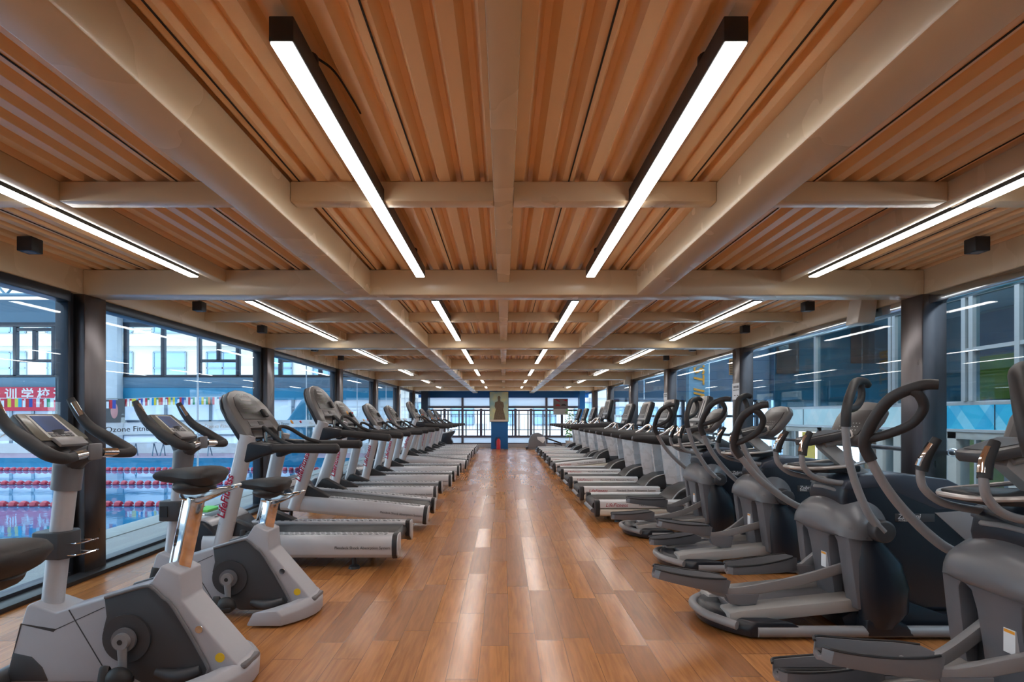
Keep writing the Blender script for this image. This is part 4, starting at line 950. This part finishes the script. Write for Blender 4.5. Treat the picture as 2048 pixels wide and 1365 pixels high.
# banner, bunting, poster, lane ropes, benches
t = thing('banner', 'red banner with pale Chinese characters on the swimming hall end wall', 'banner', (px_(236), YP - .06, pz_(799)))
MB().box(-13.5, 0, -.01, .01, -.42, .43).build('cloth', M['redcloth'], t)
for u, ch in ((-75, '游'), (-42, '泳'), (-9, '培'), (25, '训'), (58, '学'), (90, '校'), (122, '海'), (154, '洋')):
    text(ch, .46, M['whttxt'], (1, 0, 0), (0, 0, 1), (px_(u) - px_(236), -.0115, .0), t, align='CENTER', off=.008)
flagc = [((.02, .30, .62), (.75, .60, .05)), ((.60, .03, .04), (.05, .08, .35)), ((.65, .05, .07), (.8, .8, .8)), ((.02, .28, .12), (.8, .8, .8)), ((.75, .65, .08), (.05, .35, .6)), ((.04, .30, .15), (.65, .2, .05)), ((.7, .7, .72), (.55, .03, .05)), ((.55, .03, .05), (.75, .6, .05))]
FM = []
for i, (c1, c2) in enumerate(flagc):
    for c in (c1, c2): FM.append(pm('flag_cloth_%d' % len(FM), c, .7))
def bunting(lab, pts, n, w, h, side):
    t = thing('bunting', lab, 'bunting', pts[0])
    P = [Vector(p) - Vector(pts[0]) for p in pts]
    MB().tube(P, .008, 6).build('string', M['white'], t)
    for k in range(n):
        f = (k + .5) / n * (len(P) - 1); j = min(int(f), len(P) - 2); q = P[j] + (P[j + 1] - P[j]) * (f - j); d = (P[j + 1] - P[j]).normalized()
        i = (k * 5) % 8; h2 = h * (1 - .5 * (k % 2) * 0)
        o = MB().add([q - d * w / 2, q + d * 0, q - V(0, 0, h), q - d * w / 2 - V(0, 0, h), q - d * w / 2 + V(0, .006, 0), q + V(0, .006, 0), q + V(0, .006, -h), q - d * w / 2 + V(0, .006, -h)],
                     [(0, 1, 2, 3), (7, 6, 5, 4), (0, 4, 5, 1), (3, 2, 6, 7), (0, 3, 7, 4)]).build('flag', FM[i * 2], t)
        o.data.materials.append(FM[i * 2 + 1])
        MB().add([q, q + d * w / 2, q + d * w / 2 - V(0, 0, h), q - V(0, 0, h), q + V(0, .006, 0), q + d * w / 2 + V(0, .006, 0), q + d * w / 2 + V(0, .006, -h), q + V(0, .006, -h)],
                 [(0, 1, 2, 3), (7, 6, 5, 4), (1, 5, 6, 2), (3, 2, 6, 7), (0, 4, 5, 1)]).build('flag_half', FM[i * 2 + 1], o)
        if k % 2 == 0: MB().box(q.x + w * .62, q.x + w * 1.05, q.y, q.y + .005, q.z - h, q.z - h * .25).build('flag', M['white'], t)
bunting('string of national flags hanging below the red banner', [(px_(-60, 17), 17, pz_(797, 17)), (px_(90, 17), 17, pz_(797, 17)), (px_(235, 17), 17, pz_(800, 17))], 14, .20, .26, 1)
bunting('string of small national flags across the middle pool windows', [(px_(232, 20.64), 20.64, pz_(799, 20.64)), (px_(330, 20.8), 20.8, pz_(795, 20.8)), (px_(475, 20.98), 20.98, pz_(794, 20.98))], 22, .15, .27, 1)
t = thing('wall_poster', 'dark poster of a pink shape on the swimming hall end wall', 'poster', (px_(243), YP - .37, pz_(822)))
MB().box(-.36, .36, -.02, 0, -.42, .42).build('print', M['charcoal'], t)
MB().ell((0, -.02, 0), .13, .012, .28, 14, 8).build('printed_shape', pm('pink_print', (.55, .25, .24), .5), t)
for k, (yy, cols) in enumerate(((6.5, 'red'), (9.55, 'red'), (12.6, 'red'), (15.9, 'red'))):
    t = thing('lane_rope', 'red float lane rope across the pool, %s from the front' % ORD[k], 'lane rope', (0, yy, -.13), 'pool lane ropes')
    MB().tube([(PX0, 0, 0), (PX1, 0, 0)], .01, 6).build('cable', M['white'], t)
    mb = MB(); x = PX1 - .15
    while x > -15:
        mb.lathe([(.025, -.06), (.06, -.045), (.072, 0), (.06, .045), (.025, .06)], (x, 0, 0), 'x', 8); x -= .17
    o = mb.build('float', M['redfloat'], t); o['kind'] = 'stuff'
for k, u in enumerate((290, 345, 400, 520, 600)):
    t = thing('pool_bench', 'pale bench by the far pool edge, %s from the left' % ORD[k], 'bench', (px_(u, 19.6), 19.6, 0), 'benches by the pool')
    MB().box(-.42, .42, -.18, .18, .42, .47).build('seat', M['cement'], t, bev=.01)
    for s in (-1, 1):
        MB().tube([(s * .33, -.15, 0), (s * .30, 0, .42), (s * .33, .15, 0)], .018, 8).build('leg', M['bluesteel'], t)
t = thing('starting_block', 'pale swimming starting block near the corner of the pool', 'starting block', (px_(345, 14.0) + .2, 18.9, 0))
MB().box(-.28, .28, -.3, .3, .55, .62).build('platform', M['cement'], t, bev=.01)
MB().box(-.18, .18, -.05, .2, 0, .55).build('pedestal', M['cement'], t, bev=.01)
t = thing('kickboard', 'green kickboard lying on the pool deck near the glass', 'kickboard', (-4.15, 8.2, .0))
MB().prism([(-.14, -.2), (.14, -.2), (.14, .1), (.08, .2), (-.08, .2), (-.14, .1)], 0, .035, 'z').build('foam', M['lime'], t, bev=.008)
# blue draped frame on the deck behind treadmills
t = thing('blue_drape', 'blue tarpaulin draped over a frame beyond the third pool window', 'tarpaulin', (px_(590, 15.5), 15.5, 0))
MB().prism([(-.28, 0), (-.30, 1.1), (-.1, 1.25), (.25, 1.75), (.42, 1.8), (.40, .9), (.34, 0)], -.25, .25).build('cloth', M['poolblue'], t, bev=.05, seg=3)
MB().box(-.32, .45, -.27, .27, 1.02, 1.1).build('shelf', M['cement'], t, bev=.01)

# ------------------------------------------------------------------ apartment block beyond the pool
def block(name, lab, x0, x1, y, z0, z1, storey, bayw, wall, wfrac=.55, balc=True):
    t = thing(name, lab, 'building', ((x0 + x1) / 2, y, z0))
    cx = (x0 + x1) / 2
    MB().box(x0 - cx, x1 - cx, 0, 8, 0, z1 - z0).build('wall', wall, t)
    nz = int((z1 - z0) / storey); nx = int((x1 - x0) / bayw)
    for j in range(nz):
        if balc:
            MB().box(x0 - cx, x1 - cx, -.5, 0, j * storey - .25, j * storey + .05).build('floor_slab', wall, t)
        for i in range(nx):
            xa = x0 - cx + i * bayw + bayw * (1 - wfrac) / 2; xb = xa + bayw * wfrac; za = j * storey + storey * .22; zb = za + storey * .58
            f = MB().box(xa, xb, -.06, .0, za, zb).build('window', M['winblue'], t)
            mb = MB(); xm = (xa + xb) / 2 if i % 2 else xa + (xb - xa) * .35
            for q in (xa, xm, xb): mb.box(q - .05, q + .05, -.12, -.05, za, zb)
            for q in (za, za + (zb - za) * .4, zb): mb.box(xa, xb, -.12, -.05, q - .05, q + .05)
            mb.build('window_frame', M['frame2'], f)
            if (i + j) % 3 == 0: MB().box(xb + .15, xb + .15 + bayw * .28, -.5, 0, za + .1, za + .8).build('air_unit', M['white'], t)
            if (i * 2 + j) % 4 == 1:
                mb = MB()
                for q in range(8): mb.box(xb + .1, xb + bayw * .36, -.1, 0, za + q * .2, za + q * .2 + .09)
                mb.build('louvre', M['frame3'], t)
    return t
block('apartment_block', 'pale apartment block filling the view beyond the swimming hall', -46, -9, 40, -3, 16, 3.1, 3.6, M['facade'], .60)
block('exterior_tower', 'white high rise seen through the far windows of the hall', 8.5, 26, 52, -6, 40, 2.9, 2.9, M['citywhite'], .5, False)
block('exterior_tower', 'pale block behind the railing of the far end windows', -8, 8, 46, -6, 20, 3.0, 3.2, M['citywhite'], .55)
struct(MB().box(-60, 60, 26.5, 60, -6.2, -6).build('ground', M['cement']))

# ------------------------------------------------------------------ atrium hall on the right
YH = 20.0; XH = 8.95; ZL = -3.0
def hx(u, y=YH): return (u - 1007) * y / 1180
def hz(v, y=YH): return HC - (v - 834) * y / 1180
struct(MB().box(3.64, 16, -6, YH + .3, ZL - .2, ZL).build('hall_floor', M['hallfloor']))
struct(MB().box(3.64, 3.9, -6, YH, ZL, -.26).build('wall_hall_near', M['tan']))
mb = MB()
for k in range(7): mb.box(3.64, 16, -6 + k * 4.0 + .8, -6 + k * 4.0 + 2.2, 6.0, 6.1)  # open gaps between the strips added to brighten the hall with daylight
struct(mb.build('ceiling_hall', M['cement']))
struct(MB().box(3.64, 3.9, -6, YH, 2.62, 6.0).build('wall_hall_top', M['cement']))
struct(MB().box(3.64, 16, -6.2, -6, ZL, 6).build('wall_hall_back', M['cement']))
# end wall: blinds above, city windows below
w = struct(bpy.data.objects.new('window_22', None)); COL.objects.link(w)
mb = MB()
for xx in (3.75, 4.9, 6.1, 7.35, 8.6): mb.box(xx - .05, xx + .05, YH, YH + .15, ZL, 6)
for zz in (hz(802), hz(833), -.9, ZL + .1): mb.box(3.7, 9, YH + .01, YH + .14, zz - .04, zz + .04)
mb.build('frame', M['frame'], w)
MB().box(3.7, 9, YH + .07, YH + .08, ZL, 6).build('pane', M['clearglass'], w)
for k in range(5):
    a = 3.66 + k * 1.10
    t = thing('roller_blind', 'slate blue roller blind on the hall end wall, %s from the left' % ORD[k], 'blind', (a, YH - .06, 0), 'roller blinds')
    MB().box(0, 1.08, -.01, .0, hz(800), 5.98).build('fabric', M['blind'], t)
    MB().tube([(0, -.005, hz(800)), (1.08, -.005, hz(800))], .018, 8).build('bottom_bar', M['bluedk'], t)
    MB().box(0, 1.08, -.04, .04, 5.94, 6.0).build('head_rail', M['bluedk'], t)
    mb = MB()
    for zz in (2.55, 3.2, 3.85, 4.5): mb.box(0, 1.08, -.0125, -.01, zz, zz + .012)
    mb.build('hem', M['bluedk'], t)
p_ = struct(MB().box(hx(1378, 18.4), hx(1417, 18.4), 18.4, 18.7, ZL, 6).build('pillar', M['paleblue']))
t = thing('wall_sign', 'orange capitals reading downward on the pale blue pillar in the hall', 'sign', (hx(1398, 18.4), 18.38, 1.3))
# letters run downward, each turned a quarter turn
ch = 'BEST IN CITY'
zc = 1.3 - (700 - 834) * 18.4 / 1180 + .50
text(ch, .47, M['orange'], (0, 0, -1), (1, 0, 0), (-.17, -.012, 3.42 - 1.3), t, ext=.01, shear=.2, name='letters', off=.006, sx=1.06)
t = thing('wall_vent', 'small orange brown louvred vent on the hall blinds', 'vent', (hx(1461), YH - .09, hz(735)))
MB().box(-.09, .09, -.03, 0, -.27, .27).build('frame', M['wood'], t)
mb = MB(); [mb.box(-.07, .07, -.04, -.03, -.24 + k * .06, -.21 + k * .06) for k in range(8)]
mb.build('slat', M['seam'], t)
# long side wall: lower storey, patterned spandrel, upper storey with tinted windows
def wy(u): return XH * 1180 / (u - 1007)
struct(MB().box(XH, XH + .2, -6, YH, 1.52, 1.60).box(XH - .05, XH + .2, -6, YH, 1.0, 1.06).build('wall_hall_ledge', M['frame3'], bev=.01))
yb = wy(1850)
struct(MB().box(XH, XH + .1, yb, YH, 1.06, 1.52).build('wall_hall_panel', M['palepanel']))
struct(MB().box(XH, XH + .1, -6, yb, 1.06, 1.52).build('wall_hall_panel', M['teal']))
mb = MB()
for u in (1565, 1607, 1690, 1893, 1990): mb.box(XH - .01, XH, wy(u) - .008, wy(u) + .008, 1.06, 1.52)
struct(mb.build('wall_hall_joint', M['frame']))
w = struct(bpy.data.objects.new('window_23', None)); COL.objects.link(w)
mb = MB()
for u in (1535, 1632, 1782, 1790, 1930, 1945, 2038, 2300): mb.box(XH - .04, XH + .1, wy(u) - .05, wy(u) + .05, 1.60, 4.2)
mb.box(XH - .03, XH + .1, -6, wy(1925), 2.55, 2.62); mb.box(XH - .03, XH + .1, -6, YH, 3.6, 3.7)
mb.build('frame', M['frame3'], w)
MB().box(XH + .03, XH + .04, -6, YH, 1.60, 4.2).build('pane', M['darkglass'], w)
struct(MB().box(XH, XH + .2, -6, YH, 4.2, 6).build('wall_hall_upper', M['cement']))
# the room behind the tinted windows
struct(MB().box(XH + .1, 16, -6, YH, 1.40, 1.58).build('upper_floor', M['hallfloor']))
struct(MB().box(14, 14.2, -6, YH, 1.5, 6).box(XH + .2, 14, YH - .1, YH, 1.5, 6).build('wall_upper_room', M['tealwall']))
struct(MB().box(9.20, 9.95, YH - .14, YH - .1, 2.75, 4.38).build('wall_upper_board', M['brown']))
struct(MB().box(11.7, 13.0, YH - .14, YH - .1, 3.1, 4.38).build('wall_upper_board', M['brown']))
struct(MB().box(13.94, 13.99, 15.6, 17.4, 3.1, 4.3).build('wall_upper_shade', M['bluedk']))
struct(MB().box(13.94, 13.99, 15.9, 17.8, 1.8, 3.05).build('wall_upper_green', M['limewall']))
t = thing('wall_clock', 'round grey wall clock on the brown board behind the upper hall window', 'clock', (9.42, YH - .14, 3.66))
MB().lathe([(.17, 0), (.17, -.03), (.14, -.04)], (0, 0, 0), 'y', 24).build('case', M['frame3'], t)
MB().box(-.008, .008, -.046, -.041, 0, .11).box(0, .08, -.046, -.041, -.008, .008).build('hands', M['black'], t)
for k, (yy, zz) in enumerate(((18.0, 3.9), (15.5, 3.9), (13.0, 3.9), (10.5, 3.9), (8.0, 3.9))):  # lamp panels enlarged and multiplied to brighten the upstairs room
    t = thing('downlight', 'enlarged fill downlight in the room behind the upper hall windows, %s from the far end' % ORD[k], 'downlight', (11.0, yy, 4.35), 'downlights upstairs')
    MB().box(-.6, .6, -.14, .14, -.02, 0).build('lens', M['led'], t)
    MB().box(-.63, .63, -.17, .17, -.015, .03).build('housing', M['white'], t)
struct(MB().box(XH + .2, 14, -6, YH, 4.38, 4.5).build('ceiling_upper_room', M['cement']))
# lower storey
mb = MB()
for u in (1570, 1640, 1760, 1795, 1905, 2030): mb.box(XH - .02, XH + .25, wy(u) - .12, wy(u) + .12, ZL, 1.0)
mb.box(XH - .02, XH + .2, -6, YH, .86, 1.0)
struct(mb.build('wall_hall_lower', M['tan'], bev=.01))
w = struct(bpy.data.objects.new('window_24', None)); COL.objects.link(w)
MB().box(XH + .06, XH + .07, -6, YH, ZL, .9).build('pane', M['clearglass'], w)
mb = MB(); [mb.box(XH, XH + .1, wy(u) - .025, wy(u) + .025, ZL, .9) for u in (1590, 1612, 1665, 1690, 1720, 1850, 1950)]
mb.box(XH, XH + .1, -6, YH, -.15, -.10); mb.build('frame', M['frame3'], w)
struct(MB().box(12.4, 12.6, -6, YH, ZL, 1.3).build('wall_lower_room', M['limewall']))
struct(MB().box(12.3, 12.38, 11.0, 14.5, ZL, .9).box(12.3, 12.38, 16, 19, ZL, .9).build('wall_lower_panel', M['citywhite']))
for k, u in enumerate((1745, 1768, 1788)):
    t = thing('wooden_locker', 'tall orange wood locker downstairs across the hall, %s from the left' % ORD[k], 'locker', (XH + .75, (XH + .75) * 1180 / (u - 1007), ZL), 'lockers downstairs')
    MB().box(-.2, .2, -.17, .17, 0, 3.75).build('body', M['wood'], t, bev=.01)
    MB().box(-.215, -.2, -.15, .15, .1, 3.6).build('door', M['wood'], t, bev=.004)
for k, (yy, zz) in enumerate(((17.2, .95), (8.6, .95))):
    t = thing('yellow_banner', ['yellow cloth hanging downstairs near the far corner of the hall', 'yellow cloth hanging downstairs behind the wide dark column'][k], 'banner', (XH - .06, yy, .75))
    MB().box(-.01, .01, -.35, .35, -.9, .1).build('cloth', M['yellow'], t)
# machines on the lower floor
def weight_machine(lab, x, y, rz, c):
    t = thing('weight_machine', lab, 'weight machine', (x, y, ZL), 'weight machines on the lower floor'); t.rotation_euler = (0, 0, rz)
    for s in (-1, 1): MB().box(-.05, .05, s * .55 - .05, s * .55 + .05, 0, 2.1).build('post', M[c], t, bev=.008)
    MB().box(-.06, .06, -.6, .6, 2.05, 2.15).build('top_beam', M[c], t, bev=.01)
    MB().box(-.7, .7, -.6, -.5, 0, .08).box(-.7, .7, .5, .6, 0, .08).build('base', M[c], t, bev=.01)
    MB().box(-.75, -.2, -.2, .2, .42, .52).build('seat', M['black'], t, bev=.02)
    MB().box(-.25, -.15, -.2, .2, .52, 1.2).build('backrest', M['black'], t, bev=.02)
    mb = MB(); [mb.box(.1, .3, -.15, .15, .1 + k * .07, .16 + k * .07) for k in range(12)]
    mb.build('weight_stack', M['steel'], t)
    MB().tube(spl([(-.3, -.5, 1.3), (-.5, -.3, 1.5), (-.5, .3, 1.5), (-.3, .5, 1.3)], 4), .025, 8).build('press_bar', M['chrome'], t)
weight_machine('tall weight machine on the lower floor seen through the near right glass', 6.3, 6.4, .4, 'frame3')
weight_machine('second weight machine on the lower floor, closer to the far hall windows', 6.0, 8.4, -.3, 'silver')
weight_machine('weight machine on the lower floor under the teal panels', 7.6, 7.4, 1.2, 'frame3')
weight_machine('weight machine on the lower floor near the orange lockers', 7.4, 11.4, .1, 'silver')
